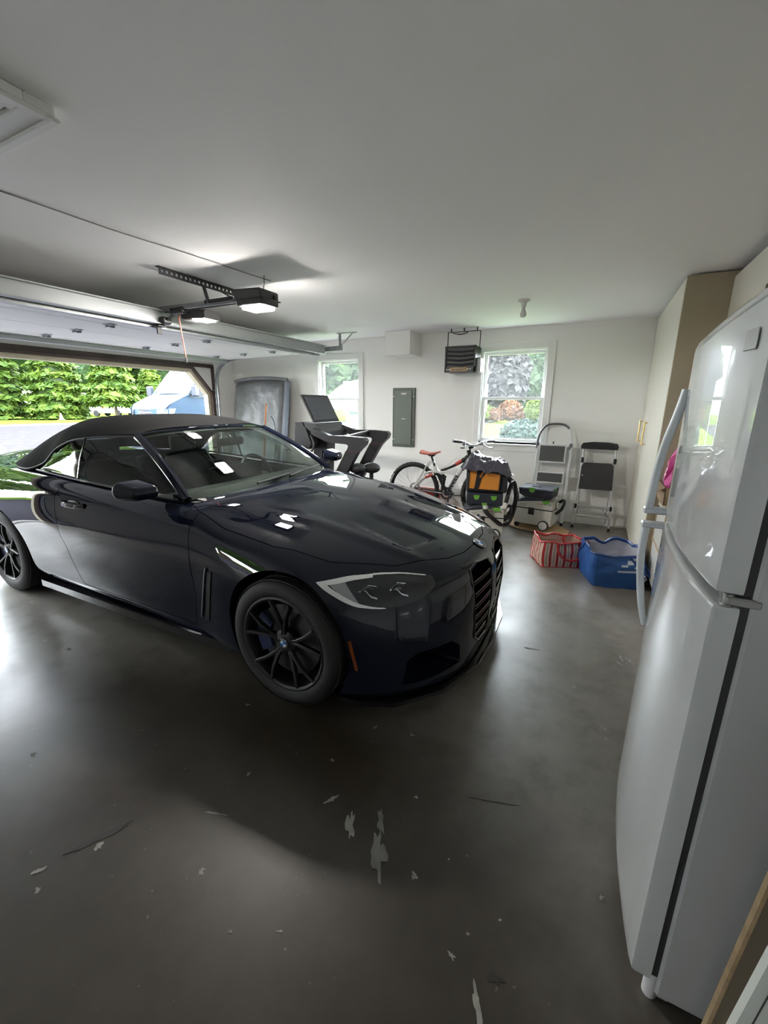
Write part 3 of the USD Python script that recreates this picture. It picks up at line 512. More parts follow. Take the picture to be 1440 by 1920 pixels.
# --- lamps
LENS = glass('lamp_lens', (.88, .9, .92)); DRL = M('daytime_lamp_white', (.80, .81, .80), .25); LAMPD = M('lamp_housing', (.040, .042, .047), .14); LAMPC = M('lamp_chrome', (.6, .62, .66), .12, 1.0)
top = [(31.00, 0.6850), (37.29, 0.7050), (45.29, 0.7150), (52.14, 0.7150), (59.00, 0.7090), (63.00, 0.7000)]; bot = [(31.00, 0.6610), (35.00, 0.6210), (43.00, 0.5970), (51.00, 0.6050), (57.86, 0.6480), (63.00, 0.6980)]
for s in (-1, 1):
    hl = obj('headlight', patch(top, bot, s, .003), LAMPD, car)
    obj('daytime_lamp', [patch([(47.57, 0.7175), (53.29, 0.7175), (59.00, 0.7110), (63.34, 0.7000)], [(47.91, 0.7065), (52.71, 0.7040), (57.86, 0.6950), (60.71, 0.6920)], s, .007), patch([(60.60, 0.6960), (57.06, 0.6600), (51.69, 0.6170), (46.43, 0.6000)], [(63.34, 0.7000), (59.00, 0.6550), (52.14, 0.6050), (45.86, 0.5950)], s, .007), patch([(32.71, 0.6915), (40.71, 0.7115), (47.57, 0.7180)], [(32.71, 0.6885), (40.71, 0.7075), (47.57, 0.7130)], s, .007)], DRL, hl)
    obj('lamp_reflector', patch([(55.57, 0.6980), (59.00, 0.6980), (60.14, 0.6950)], [(52.37, 0.6210), (56.14, 0.6480), (59.00, 0.6850)], s, .005), M('lamp_reflector_grey', (.32, .33, .34), .3), hl)
    for pc, wc, rr in ((50.1, .657, .030), (42.2, .655, .036)):
        c = around(pc, wc, s, -.002)[0]; dr = np.array([math.cos(math.radians(pc)), s*math.sin(math.radians(pc)), 0]); T = frame(c, np.cross((0, 0, 1), dr), (0, 0, 1), dr)
        m = lathe([(0, .004), (rr*.6, .004), (rr*.75, .008), (rr, .012), (rr*1.1, .005)], 24); m.apply_transform(T); obj('projector', m, M('projector_lens', (.05, .055, .07), .06, specular_ior_level=.8), hl)
        w_ = [tube([around(pc+a, wc+b, s, .011)[0] for a, b in path], .0046, 6) for path in (((-2.6, .022), (-.5, .028), (.4, .012), (2.2, .008)), ((.4, .012), (-.8, -.012), (-2.2, -.02)))]
        obj('lamp_blade', w_, LAMPC, hl)
    obj('side_marker', patch([(54.6, .455), (55.4, .45)], [(53.0, .30), (53.7, .30)], s, .005, 8, 8, .003), M('amber_marker', (.20, .045, .010), .25), car)
    obj('fender_vent', [sheet(np.array([side(np.full(9, u)-np.linspace(0, .10, 9), np.linspace(.625, .30, 9), s, .003) for u in (-.470, -.487, -.505)]), .004)], GLOSSB, car)
    obj('fender_blade', tube(side(-.515-np.linspace(0, .115, 9), np.linspace(.64, .31, 9), s, .006), .006, 6), SATIN, car)
# --- emblem on the nose
EB = M('emblem_blue', (.02, .16, .52), .25); EW = M('emblem_white', (.8, .8, .8), .25)
def roundel(parent, T, r, name='emblem', ring=GLOSSB):
    def tr(m): m = m.copy(); m.apply_transform(T); return m
    e = obj(name, tr(lathe([(0, -.003), (r, -.003), (r, .002), (r*.93, .0035), (r*.6, .003), (0, .003)], 40)), ring, parent, label=None)
    obj('emblem_rim', [tr(lathe([(r*.95, .001), (r*1.0, .001), (r*1.0, .0045), (r*.95, .0045)], 40, True)), tr(lathe([(r*.60, .002), (r*.64, .002), (r*.64, .0045), (r*.60, .0045)], 36, True))], CHROME, e) if ring is GLOSSB else None
    for q in range(4):
        a = np.linspace(q*PI/2, q*PI/2+PI/2, 9); obj('emblem_quarter', tr(prism([(0, 0)]+[(r*.6*math.cos(t), r*.6*math.sin(t)) for t in a], .0012, None, .003)), EW if q % 2 else EB, e)
    L = []
    for ch, an in (('B', 125), ('M', 90), ('W', 55)):
        m = meshkit.text_mesh(ch, r*.24, .001, True); m.apply_translation((-m.bounds[:, 0].mean(), 0, .003)); m.apply_translation((0, r*.68, 0)); m.apply_transform(trimesh.transformations.rotation_matrix(math.radians(an-90), (0, 0, 1))); L.append(tr(m))
    obj('emblem_lettering', L, EW, e, False); return e
c0, c1 = down(.70, 0)[0], down(.735, 0)[0]; fx = (c0-c1)/np.linalg.norm(c0-c1); nn = np.cross((0, -1, 0), fx); nn = nn if nn[2] > 0 else -nn
roundel(car, frame((c0+c1)/2+nn*.003, (0, -1, 0), fx, nn), .041)
# --- wheels
def wheel(x, s, r, wid, front):
    yo = s*.925 if front else s*.932
    Tm = frame((x, yo, r), (-s, 0, 0), (0, 0, 1), (0, s, 0))
    def tr(m): m = to_tm(m).copy(); m.apply_transform(Tm); return m
    R = .247
    w = obj('wheel', tr(lathe([(R-.012, -wid+.01), (R-.004, -.02), (R+.006, -.006), (R+.006, .002), (R-.004, .004), (R-.014, -.004), (R-.022, -.03), (R-.03, -wid+.01)], 72, True)), WHEELB, car)
    tp = [(R-.002, -wid), (R+.03, -wid-.006), (r-.022, -wid+.006), (r-.003, -wid+.03)]
    for q in range(4): z = -wid+.035+(wid-.045)*(q+.5)/4; e = (wid-.045)/8-.006; tp += [(r, z-e), (r, z+e), (r-.007, z+e+.002), (r-.007, z+e+.010)]
    tp += [(r-.003, -.020), (r-.018, -.002), (r-.035, .006), (R+.040, .010), (R+.020, .009), (R+.008, .002), (R-.002, -.004)]
    obj('tyre', tr(lathe(tp, 80, True)), TYRE, w)
    for q in range(5):
        sp_ = []
        for e in (-1, 1):
            a0, a1 = math.radians(90+72*q+e*6), math.radians(90+72*q+e*15.5)
            P = [(math.cos(a0)*.05, math.sin(a0)*.05, -.030), (math.cos(a0)*.09, math.sin(a0)*.09, -.022), (math.cos((a0+a1)/2)*.16, math.sin((a0+a1)/2)*.16, -.010), (math.cos(a1)*(R-.012), math.sin(a1)*(R-.012), -.006)]
            sp_.append(bar(P, .017, .026))
        obj('spoke', cat([tr(m) for m in sp_]), WHEELB, w)
    obj('hub', tr(lathe([(0, -.05), (.066, -.05), (.066, -.026), (.05, -.018), (.036, -.016), (0, -.016)], 30)), WHEELB, w)
    roundel(w, Tm @ frame((0, 0, -.013), (1, 0, 0), (0, 1, 0), (0, 0, 1)), .031, 'wheel_cap', MATTB)
    obj('brake_disc', tr(lathe([(.07, -.085), (.19, -.085), (.19, -.060), (.07, -.060)], 48, True)), DISC, w)
    obj('brake_caliper', tr(prism([(.12*math.cos(a), .12*math.sin(a)) for a in np.linspace(2.5, 3.7, 9)]+[(.205*math.cos(a), .205*math.sin(a)) for a in np.linspace(3.7, 2.5, 9)], .055, None, -.10)), M('caliper_blue', (.02, .03, .08), .35), w)
    [obj('lug_bolt', tr(cyl((.048*math.cos(a), .048*math.sin(a), -.03), (.048*math.cos(a), .048*math.sin(a), -.014), .0075, 6)), MATTB, w) for a in np.arange(5)*2*PI/5+.63]
for s in (-1, 1):
    wheel(AX[0], s, RAD[0], .255, True); wheel(AX[1], s, RAD[1], .265, False)
# --- greenhouse
def lerp(a, b, t): return np.array(a)*(1-t)+np.array(b)*t
WB, WT = np.array([(-.845, .715, .940), (-.79, .56, .950), (-.735, .35, .957), (-.705, .15, .960), (-.70, 0, .961)]), np.array([(-1.455, .578, 1.284), (-1.425, .46, 1.300), (-1.395, .30, 1.311), (-1.38, .15, 1.316), (-1.377, 0, 1.317)])
def full(P): return np.vstack([P, (P*[1, -1, 1])[::-1][1:]])
def resamp(P, n): t = np.linspace(0, 1, len(P)); return CubicSpline(t, P)(np.linspace(0, 1, n))
wb, wt = resamp(full(WB), 41), resamp(full(WT), 41)
ws = np.array([wb*(1-t)+wt*t+np.array([.03, 0, .035])*4*t*(1-t)*.45 for t in np.linspace(0, 1, 15)])
obj('windshield', sheet(ws, .004), WSG, car, 60)
band_ = lambda a, b, m: sheet(ws[:, a:b]+[0, 0, -.004], .003)
obj('windshield_frit', [sheet(np.array([wb*(1-t)+wt*t+np.array([.03, 0, .035])*4*t*(1-t)*.45-[0, 0, .005] for t in np.linspace(0, .085, 4)]), .003), sheet(np.array([wb*(1-t)+wt*t+np.array([.03, 0, .035])*4*t*(1-t)*.45-[0, 0, .005] for t in np.linspace(.955, 1, 3)]), .003)], MATTB, car, 60)
for s in (-1, 1):
    P = [ws[k, 0]*[1, s, 1]+np.array([-.006, s*.010, .0]) for k in range(15)]
    if s > 0: P = [p for p in P]
    obj('windshield_pillar', bar(np.array(P), .050, .038, (0, s*.8, .6)), PAINT, car)
hdr = resamp(full(WT), 31); obj('windshield_header', bar(hdr+[-.020, 0, .004], .055, .022), PAINT, car)
obj('header_chip', [rbox(-1.372, -.02, 1.331, .02, .03, .006, .002), rbox(-1.372, .09, 1.331, .012, .016, .006, .002)], SATIN, car)
TE = np.array([(-1.47, .592, 1.287), (-1.75, .632, 1.277), (-2.05, .665, 1.250), (-2.28, .690, 1.180), (-2.48, .720, 1.050), (-2.68, .750, 1.005), (-2.92, .715, 1.008), (-3.08, .58, 1.018)])
TC = np.array([(-1.395, 0, 1.328), (-1.66, 0, 1.382), (-2.0, 0, 1.400), (-2.36, 0, 1.385), (-2.68, 0, 1.325), (-2.92, 0, 1.235), (-3.08, 0, 1.125), (-3.16, 0, 1.06)])
kk = np.arange(8.0); ts = np.linspace(0, 7, 57); E_, C_ = PchipInterpolator(kk, TE)(ts), PchipInterpolator(kk, TC)(ts); rows = []
for e, c in zip(E_, C_):
    r = []
    for x in np.sin(np.linspace(-1, 1, 61)*PI/2*.97)/math.sin(PI/2*.97):
        a = abs(x); f = 1-a**4.2; r.append((e[0]+(c[0]-e[0])*(1-a**2), x*e[1]+np.sign(x)*.0, e[2]+(c[2]-e[2])*f))
    rows.append(r)
TOP = np.array(rows); inner_ = TOP[36:47, 20:41]
def ring_of(P, i0, i1, j0, j1):
    return [P[:i0+1], P[i1:], P[i0:i1+1, :j0+1], P[i0:i1+1, j1:]]
obj('soft_top', [sheet(q, .014) for q in ring_of(TOP, 36, 46, 20, 40)], CLOTH, car, 50)
obj('rear_window', sheet(TOP[36:47, 20:41]-[0, 0, .003], .004), GLS, car, 60)
for s in (-1, 1):
    obj('roof_seal', tube((E_*[1, s, 1])[:46]+[0, 0, -.008], .009, 8), MATTB, car)
    lower = np.array([(u, s*v, w_) for u, v, w_ in [(-.90, .728, .940), (-1.2, .742, .946), (-1.6, .752, .962), (-2.0, .757, .980), (-2.3, .752, .995), (-2.50, .737, 1.0)]])
    up = np.array([(-.91, s*.712, .955), (-1.16, s*.655, 1.12), (-1.47, s*.596, 1.276), (-1.75, s*.634, 1.280), (-2.02, s*.668, 1.240), (-2.25, s*.700, 1.150), (-2.46, s*.728, 1.020)])
    lo_, up_ = resamp(lower, 40), PchipInterpolator(np.linspace(0, 1, 7), up)(np.linspace(0, 1, 40)); lo_ = np.stack([np.interp(up_[:, 0][::-1], lower[:, 0][::-1], lower[:, k][::-1])[::-1] for k in range(3)], -1)
    obj('side_window', sheet(np.array([lo_*(1-t)+up_*t+np.array([0, s*.012, 0])*4*t*(1-t) for t in np.linspace(0, 1, 9)]), .004), GLS, car, 60)
    j = 24; obj('window_divider', bar([lo_[j]+[0, s*.004, 0], (lo_[j]+up_[j])/2+[0, s*.014, 0], up_[j]+[0, s*.004, 0]], .014, .008, (0, s, 0)), GLOSSB, car)
    obj('waist_trim', bar(lower+[0, s*.012, .002], .022, .016), GLOSSB, car)
    # door with handle and mirror
    d = obj('door', smooth_car(doors[0 if s < 0 else 1]), PAINT, car, 24)
    hp = side(np.linspace(-1.66, -1.90, 7), np.full(7, .842), s, .030); hp[0, 1] -= s*.028; hp[-1, 1] -= s*.028; hp[1, 1] -= s*.006; hp[-2, 1] -= s*.006
    obj('door_handle', bar(hp, .020, .032, (0, 0, 1)), GLOSSB, d)
    hq = side(-1.78, .838, s)[0]; obj('handle_cup', mv(trimesh.creation.icosphere(2, 1.0), (0, 0, 0)).apply_transform(trimesh.transformations.compose_matrix(scale=(.075, .006, .032), translate=hq)), MATTB, d)
    sph = trimesh.creation.icosphere(2, 1.0).vertices
    mm = hull(np.vstack([sph*[.035, .035, .04]+(-.90, s*.905, 1.02), sph*[.035, .035, .04]+(-.915, s*.985, 1.02), sph*[.03, .045, .055]+(-1.0, s*.915, 1.025), sph*[.03, .04, .05]+(-1.005, s*1.015, 1.03)]))
    mi = obj('mirror', mm, PAINT, d, 60)
    obj('mirror_arm', hull([(x, s*y, z) for x, y, z in [(-.90, .76, .945), (-1.02, .76, .95), (-.90, .87, .985), (-1.02, .87, .985), (-.92, .76, .975), (-1.0, .76, .975), (-.92, .87, 1.0), (-1.0, .87, 1.0)]]), GLOSSB, mi)
    obj('mirror_glass', prism([(s*y, z) for y, z in [(.885, .99), (1.02, .995), (1.04, 1.03), (1.02, 1.068), (.89, 1.068)]], .004, frame((-1.0365, 0, 0), (0, 1, 0), (0, 0, 1), (1, 0, 0))), M('mirror_silver', (.85, .86, .88), .02, 1.0), mi, False)
# wipers and bonnet emblem seams
for a, b_ in (((-.70, -.30, .985), (-.80, .42, .99)), ((-.72, .05, .985), (-.86, .60, .985))):
    obj('wiper', [tube([a, lerp(a, b_, .5)+[.0, 0, .004], b_], .008, 6)], MATTB, car)
obj('cowl', sheet(np.array([wb+[.055, 0, -.014], wb+[.01, 0, -.014], wb+[-.05, 0, -.03]]), .006), MATTB, car)
# --- inside
obj('cabin_tub', [bx(-2.70, -.80, -.69, .69, .425, .44), bx(-2.7, -2.66, -.5, .5, .43, .98), *[bx(-2.45, -.92, s*.695-.006, s*.695+.006, .43, .935) for s in (-1, 1)]], LEATH, car, False)
dash = prism([(-.74, .50), (-.76, .935), (-.95, .955), (-1.12, .94), (-1.20, .86), (-1.17, .74), (-1.02, .66), (-.98, .50)], 1.36, XZ(.68)); obj('dashboard', dash, MATTB, car)
obj('console', rbox(-1.5, 0, .60, .95, .20, .34, .03), MATTB, car)
obj('display', rbox(-1.185, -.02, .985, .02, .52, .12, .008), GLOSSB, car)
sw = mv(lathe([(.172+.014*math.cos(a), .014*math.sin(a)) for a in np.linspace(0, 2*PI, 11)[:-1]], 40, True), (0, 0, 0), (0, 68, 0)); st = obj('steering_wheel', mv(sw, (-1.36, .37, .90)), LEATH, car)
obj('wheel_spoke', [cyl((-1.36, .37+.16*math.cos(a), .90+.15*math.sin(a)), (-1.33, .37, .89), .012, 8) for a in (0, PI, -PI/2)]+[cyl((-1.345, .37, .895), (-1.15, .37, .86), .045, 14)], MATTB, st)
def seat(x, y):
    s_ = obj('seat', rbox(x, y, .53, .52, .50, .16, .05, 20), LEATH, car)
    obj('backrest', hull(np.vstack([trimesh.creation.icosphere(1, .06).vertices+p for p in [(x-.24, y-.19, .60), (x-.24, y+.19, .60), (x-.46, y-.17, 1.0), (x-.46, y+.17, 1.0)]])), LEATH, s_)
    obj('headrest', rbox(x-.52, y, 1.12, .09, .26, .18, .04, 20), LEATH, s_)
for y in (-.37, .37): seat(-1.78, y)
obj('rear_seat', [rbox(-2.36, y, .58, .44, .46, .16, .05, 20) for y in (-.3, .3)]+[rbox(-2.58, y, .82, .13, .46, .38, .05, 20) for y in (-.3, .3)], LEATH, car)
obj('inner_mirror', [rbox(-1.24, 0, 1.215, .035, .23, .065, .016, 20), cyl((-1.24, 0, 1.24), (-1.29, 0, 1.275), .012)], GLOSSB, car)
[obj('sun_visor', rbox(-1.52, y, 1.275, .16, .40, .014, .006), M('headliner', (.05, .05, .05), .8), car) for y in (-.33, .33)]
obj('headliner', sheet(TOP[1:34, 6:55]-[0, 0, .022], .004), M('headliner', ()), car)
# --- tail
for s in (-1, 1): obj('tail_lamp', sheet(np.array([cast([(-6, s*v, z) for v in np.linspace(.40, .74, 9)], (1, 0, 0))-[.004, 0, 0] for z in (.80, .84, .88)]), .004), REDL, car)
obj('boot_spoiler', sheet(np.array([down(np.full(13, u), np.linspace(-.62, .62, 13), l) for u, l in ((-3.66, .004), (-3.72, .016), (-3.77, .028))]), .006), GLOSSB, car)
# ---------------------------------------------------------------- raised garage door, tracks, opener
DOORW = M('garage_door_white', (.80, .80, .79), .45); GALV = M('galvanised_steel', (.42, .44, .46), .38, .85, noise=(14, .12)); GREYS = M('grey_strut', (.40, .42, .43), .42, .5); DARKM = M('dark_metal', (.035, .035, .038), .5, .3); CHARC = M('charcoal_plastic', (.045, .045, .047), .5)
def emit(name, col, strength):
    if name not in _mats: _mats[name] = usdkit.material(stage, '/World/Looks/'+name, {'e': ('emission', {'color': col, 'strength': strength})}, [], surface='e.emission')
    return _mats[name]
gd = thing('garage_door', 'white sectional garage door raised flat under the ceiling', 'garage door')
XS = [-3.54, -4.07, -4.60, -5.14, -5.68]; DY0, DY1, DZ = .17, 5.20, 2.195
sl = lambda x: DZ-.035*(x+3.54)/-2.14
for a, b in zip(XS[:-1], XS[1:]):
    pn = obj('door_panel', hull([(x, y, sl(x)+z) for x in (a-.003, b+.003) for y in (DY0, DY1) for z in (0.003, .045)]+[(x, y, sl(x)) for x in (a-.012, b+.012) for y in (DY0+.01, DY1-.01)]), DOORW, gd, False)
for x in XS[1:4]:
    for y in (.42, 1.45, 2.54, 3.62, 4.72):
        h = obj('hinge', [bx(x-.062, x+.062, y-.032, y+.032, sl(x)-.004, sl(x), .001), bx(x-.03, x+.03, y-.028, y-.020, sl(x)-.028, sl(x)), bx(x-.03, x+.03, y+.020, y+.028, sl(x)-.028, sl(x)), cyl((x, y-.036, sl(x)-.02), (x, y+.036, sl(x)-.02), .008, 8)], GALV, gd)
def strut(x, w, h, y0=DY0-.03, y1=DY1-.05):
    p = [(x-w/2-.02, 0), (x-w/2, 0), (x-w/2, -h+.012), (x+w/2, -h+.012), (x+w/2, 0), (x+w/2+.02, 0), (x+w/2+.02, .004), (x+w/2-.004, .004), (x+w/2-.004, -h+.016), (x-w/2+.004, -h+.016), (x-w/2+.004, .004), (x-w/2-.02, .004)]
    m = prism([(a, b+sl(x)-.004) for a, b in p], y1-y0, XZ(y1)); return m
obj('strut', strut(-5.40, .07, .058), GREYS, gd, False)
obj('strut', strut(-3.625, .07, .062), GREYS, gd, False)
obj('end_rail', [bx(-3.535, -3.50, DY0, DY1-.05, sl(-3.5)-.03, sl(-3.5)+.075, .004), bx(-3.535, -3.465, DY0, DY1-.05, sl(-3.5)+.070, sl(-3.5)+.082, .002), bx(-3.535, -3.475, DY0, DY1-.05, sl(-3.5)-.034, sl(-3.5)-.026, .002)], GREYS, gd, False)
obj('door_bracket', [bx(-3.60, -3.50, 2.61, 2.69, sl(-3.55)-.05, sl(-3.55)-.042, .001), bx(-3.56, -3.545, 2.63, 2.67, sl(-3.55)-.11, sl(-3.55), .002), rbox(-3.47, 2.66, 2.19, .07, .09, .06, .02)], DARKM, gd)
for s, y in ((1, 5.235), (-1, .135)):
    for x in (-3.62, -4.07, -4.60, -5.14): obj('roller', [cyl((x, y-s*.09, 2.215), (x, y, 2.215), .006, 8), cyl((x, y-.006, 2.215), (x, y+.012, 2.215), .022, 16), bx(x-.04, x+.04, y-s*.10-.02, y-s*.10+.02, 2.185, 2.235, .003)], GALV, gd)
def cprof(o): return [(-.028+o, 0)]
for nm, lab, y, s in (('garage_door_track', 'galvanised right-hand track of the raised door, on the window side', 5.25, 1), ('garage_door_track', 'galvanised left-hand track of the raised door, nearest the camera', .12, -1)):
    t = thing(nm, lab, 'track')
    path = [(-3.28, y, 2.245), (-4.2, y, 2.225), (-5.15, y, 2.205), (-5.40, y, 2.185), (-5.60, y, 2.11), (-5.72, y, 1.98), (-5.765, y, 1.80), (-5.775, y, 1.0), (-5.775, y, .05)]
    tt = np.r_[0, np.cumsum(np.linalg.norm(np.diff(np.array(path), axis=0), axis=1))]; P = PchipInterpolator(tt, np.array(path))(np.linspace(0, tt[-1], 66))
    T = np.gradient(P, axis=0); T /= np.linalg.norm(T, axis=1)[:, None]; N = np.cross(T, (0, 1, 0)); sec = [(-.03, .022), (-.03, 0), (.03, 0), (.03, .022)]
    R = np.array([[p+n*a+np.array([0, -s*(b-.012)*1.0, 0]) for a, b in sec] for p, n in zip(P, N)])
    obj('rail', sheet(R, .003), GALV, t, 40)
    obj('ceiling_bracket', [bx(-3.34, -3.30, y+s*.012-.003, y+s*.012+.003, 2.22, ZC, .001), bx(-3.34, -3.30, y+s*.012-.02, y+s*.012+.02, ZC-.004, ZC), bar([(-3.32, y+s*.012, 2.26), (-3.12, y+s*.012, ZC-.01)], .005, .03, (0, 1, 0)), bx(-3.36, -3.06, y+s*.012-.02, y+s*.02+.02, ZC-.008, ZC, .001)], GALV, t, False)
    [obj('wall_bracket', bx(XL, XL+.14, y+s*.015-.02, y+s*.015+.02, z, z+.004), GALV, t, False) for z in (.5, 1.1, 1.7)]
# opener
op = thing('door_opener', 'charcoal garage door opener with a lit lamp at the end of its rail', 'door opener')
obj('motor_housing', hull(np.vstack([trimesh.creation.icosphere(1, .025).vertices*[1, 1, .8]+p for p in [(-2.54, 2.575, 2.305), (-2.54, 2.745, 2.305), (-2.31, 2.575, 2.295), (-2.31, 2.745, 2.295), (-2.52, 2.59, 2.225), (-2.52, 2.73, 2.225), (-2.30, 2.59, 2.222), (-2.30, 2.73, 2.222)]])), CHARC, op)
obj('housing_band', bx(-2.571, -2.278, 2.545, 2.775, 2.245, 2.252, .003), DARKM, op)
obj('lamp_lens', rbox(-2.405, 2.66, 2.194, .195, .150, .022, .009), emit('opener_lamp', (1, .95, .88), 66), op)
obj('antenna', [tube([(-2.36, 2.68, 2.33), (-2.36, 2.69, 2.37), (-2.365, 2.70, 2.43)], .0025, 6), rbox(-2.275, 2.70, 2.27, .02, .03, .03, .006)], DARKM, op)
obj('rail', [bar([(-2.58, 2.65, 2.272), (-5.80, 2.65, 2.30)], .026, .045)], GALV, op)
obj('belt', bar([(-2.60, 2.65, 2.245), (-3.45, 2.65, 2.252)], .012, .006), DARKM, op)
obj('header_bracket', bx(XL, XL+.06, 2.59, 2.71, 2.25, 2.36, .004), GALV, op)
obj('trolley', [rbox(-3.28, 2.65, 2.252, .16, .06, .05, .012), bar([(-3.32, 2.65, 2.24), (-3.53, 2.66, 2.15)], .006, .028, (0, 1, 0))], DARKM, op)
ang = thing('ceiling_angle', 'black perforated steel angle bolted to the ceiling above the opener', 'bracket')
hp = Polygon([(2.22, 2.385), (3.05, 2.385), (3.05, 2.437), (2.22, 2.437)], [[(y+.011*math.cos(a), 2.410+.011*math.sin(a)) for a in np.linspace(0, 2*PI, 9)[:-1]] for y in np.arange(2.245, 3.03, .040)])
obj('angle_web', prism(hp, .004, YZ(-2.905)), DARKM, ang, False); obj('angle_flange', bx(-2.94, -2.901, 2.22, 3.05, ZC-.006, ZC-.001, .001), DARKM, ang, False)
for y in (2.60, 2.72): obj('hanger_strap', [bar([(-2.90, y, 2.40), (-2.86 if y < 2.65 else -2.62, y, 2.262)], .004, .036, (0, 1, 0)), bx(-2.905, -2.60, y-.003, y+.003, 2.262, 2.29, .001)], DARKM, ang, False)
lp = thing('clip_lamp', 'small dark grey box lamp with a glowing underside beside the door strut', 'lamp')
obj('lamp_housing', hull([(x, y, z) for x, y, z in [(-3.30, 2.69, 2.20), (-3.30, 2.86, 2.20), (-3.02, 2.69, 2.185), (-3.02, 2.86, 2.185), (-3.30, 2.69, 2.25), (-3.30, 2.86, 2.25), (-3.28, 2.71, 2.272), (-3.28, 2.84, 2.272), (-3.02, 2.71, 2.255), (-3.02, 2.84, 2.255), (-3.02, 2.69, 2.235), (-3.02, 2.86, 2.235)]]), CHARC, lp)
obj('lamp_lens', bx(-3.16, -3.045, 2.712, 2.838, 2.175, 2.190, .006), emit('opener_lamp', (1, .95, .88), 66), lp)
obj('lamp_cover', bx(-3.29, -3.18, 2.70, 2.85, 2.186, 2.198, .003), M('lamp_cover_grey', (.45, .45, .47), .4), lp)
obj('mount_arm', [tube([(-3.16, 2.80, 2.26), (-3.16, 2.70, 2.285), (-3.16, 2.67, 2.28)], .010, 8)], DARKM, lp)
cd = thing('release_cord', 'red emergency release cord with a dark knob hanging from the opener trolley', 'cord')
obj('rope', tube([(-3.30, 2.665, 2.24), (-3.298, 2.672, 2.1), (-3.295, 2.69, 1.88)], .0045, 6, smooth=4), M('red_rope', (.45, .10, .07), .8), cd); obj('knob', lathe([(0, 0), (.010, .002), (.012, .02), (.006, .045), (0, .046)], 12).apply_translation((-3.295, 2.69, 1.84)), DARKM, cd)
tag(obj('ceiling_wire', [tube([(-2.66, .55, ZC-.006), (-2.57, 1.2, ZC-.004), (-2.535, 1.7, ZC-.010), (-2.50, 2.1, ZC-.005), (-2.46, 2.5, ZC-.008), (-2.44, 2.86, ZC-.004)], .0034, 6, smooth=6)], M('wire_grey', (.30, .28, .27), .6)), 'thin grey wire running loosely along the ceiling towards the opener', 'wire')
# attic hatch
ht = thing('attic_hatch', 'white framed attic hatch in the ceiling at the upper left', 'hatch'); HX0, HX1, HY0, HY1 = -3.15, -1.715, .10, .995
z = ZC-.034
for a in ((HX0, HX1, HY1-.085, HY1), (HX0, HX1, HY0, HY0+.085), (HX1-.085, HX1, HY0+.086, HY1-.086), (HX0, HX0+.085, HY0+.086, HY1-.086)): obj('casing', bx(*a, z, ZC-.0005, .004), TRIM, ht, False)
for a in ((HX0-.01, HX1+.010, HY1-.022, HY1+.010), (HX0-.01, HX1+.01, HY0-.01, HY0+.022), (HX1-.022, HX1+.010, HY0+.023, HY1-.023), (HX0-.01, HX0+.022, HY0+.023, HY1-.023)): obj('casing_bead', bx(*a, z-.014, z-.0005, .005), TRIM, ht, False)
obj('hatch_panel', [bx(HX0+.09, HX1-.09, HY0+.09, HY1-.09, ZC-.022, ZC-.004, .003)], TRIM, ht, False); obj('panel_moulding', [bx(HX1-.15, HX1-.125, HY0+.12, HY1-.12, ZC-.030, ZC-.020, .003), bx(HX0+.12, HX1-.12, HY1-.15, HY1-.125, ZC-.030, ZC-.020, .003)], TRIM, ht, False)
obj('hatch_slot', bx(HX0+.3, HX1-.20, HY1-.113, HY1-.105, ZC-.0225, ZC-.021), DARKM, ht, False)
# bare bulb
bl = thing('ceiling_bulb', 'bare unlit bulb in a white porcelain lampholder on the ceiling', 'light bulb', (-.73, 4.37, ZC))
obj('lampholder', lathe([(0, -.001), (.055, -.001), (.055, -.010), (.034, -.020), (.026, -.028), (.024, -.062), (0, -.062)], 24), M('porcelain', (.62, .61, .58), .3), bl)
obj('bulb', lathe([(0, -.062), (.014, -.062), (.016, -.085), (.026, -.112), (.029, -.128), (.022, -.148), (0, -.156)], 20), M('bulb_frosted', (.62, .62, .62), .3, transmission_weight=.3), bl)
# electrical panel
ep = thing('electrical_panel', 'grey green electrical breaker panel on the back wall', 'breaker panel'); EP = M('panel_grey_green', (.135, .155, .130), .45, .2); EP2 = M('panel_grey_dark', (.10, .115, .10), .45, .2)
obj('cover', bx(-2.745, -2.385, YB-.022, YB, .868, 1.722, .006), EP2, ep, False); dr = obj('panel_door', bx(-2.712, -2.432, YB-.036, YB-.02, .905, 1.690, .005), EP, ep, False)
obj('name_plate', bx(-2.60, -2.52, YB-.039, YB-.035, 1.628, 1.652), M('plate_pale', (.55, .55, .52), .4), dr, False); obj('latch', bx(-2.595, -2.525, YB-.042, YB-.035, 1.275, 1.288, .002), M('plate_pale', ()), dr, False)
for x in (-2.728, -2.408):
    for z in (.98, 1.60): obj('screw', cyl((x, YB-.026, z), (x, YB-.02, z), .010, 10), M('plate_pale', ()), ep)
# unit heater
uh = thing('unit_heater', 'black hanging unit heater with louvres and an orange badge', 'heater'); HB = M('heater_black', (.028, .029, .033), .42)
hx0, hx1, hz0, hz1, hy = -1.845, -1.445, 1.895, 2.212, 5.44
obj('housing', [bx(hx0, hx1, hy+.02, hy+.27, hz0, hz1, .006), bx(hx0, hx0+.022, hy, hy+.03, hz0, hz1, .003), bx(hx1-.022, hx1, hy, hy+.03, hz0, hz1, .003), bx(hx0, hx1, hy, hy+.03, hz1-.02, hz1, .003), bx(hx0, hx1, hy, hy+.03, hz0, hz0+.065, .003)], HB, uh, False)
for k in range(4):
    z = hz0+.095+.052*k; P = [(x, hy-.006, z-.012*math.cos((x-hx0)/(hx1-hx0)*2*PI-PI)*.6) for x in np.linspace(hx0+.024, hx1-.024, 9)]
    obj('louvre', bar(P, .034, .006, (0, -.55, .85)), M('heater_louvre', (.07, .072, .08), .35, .3), uh)
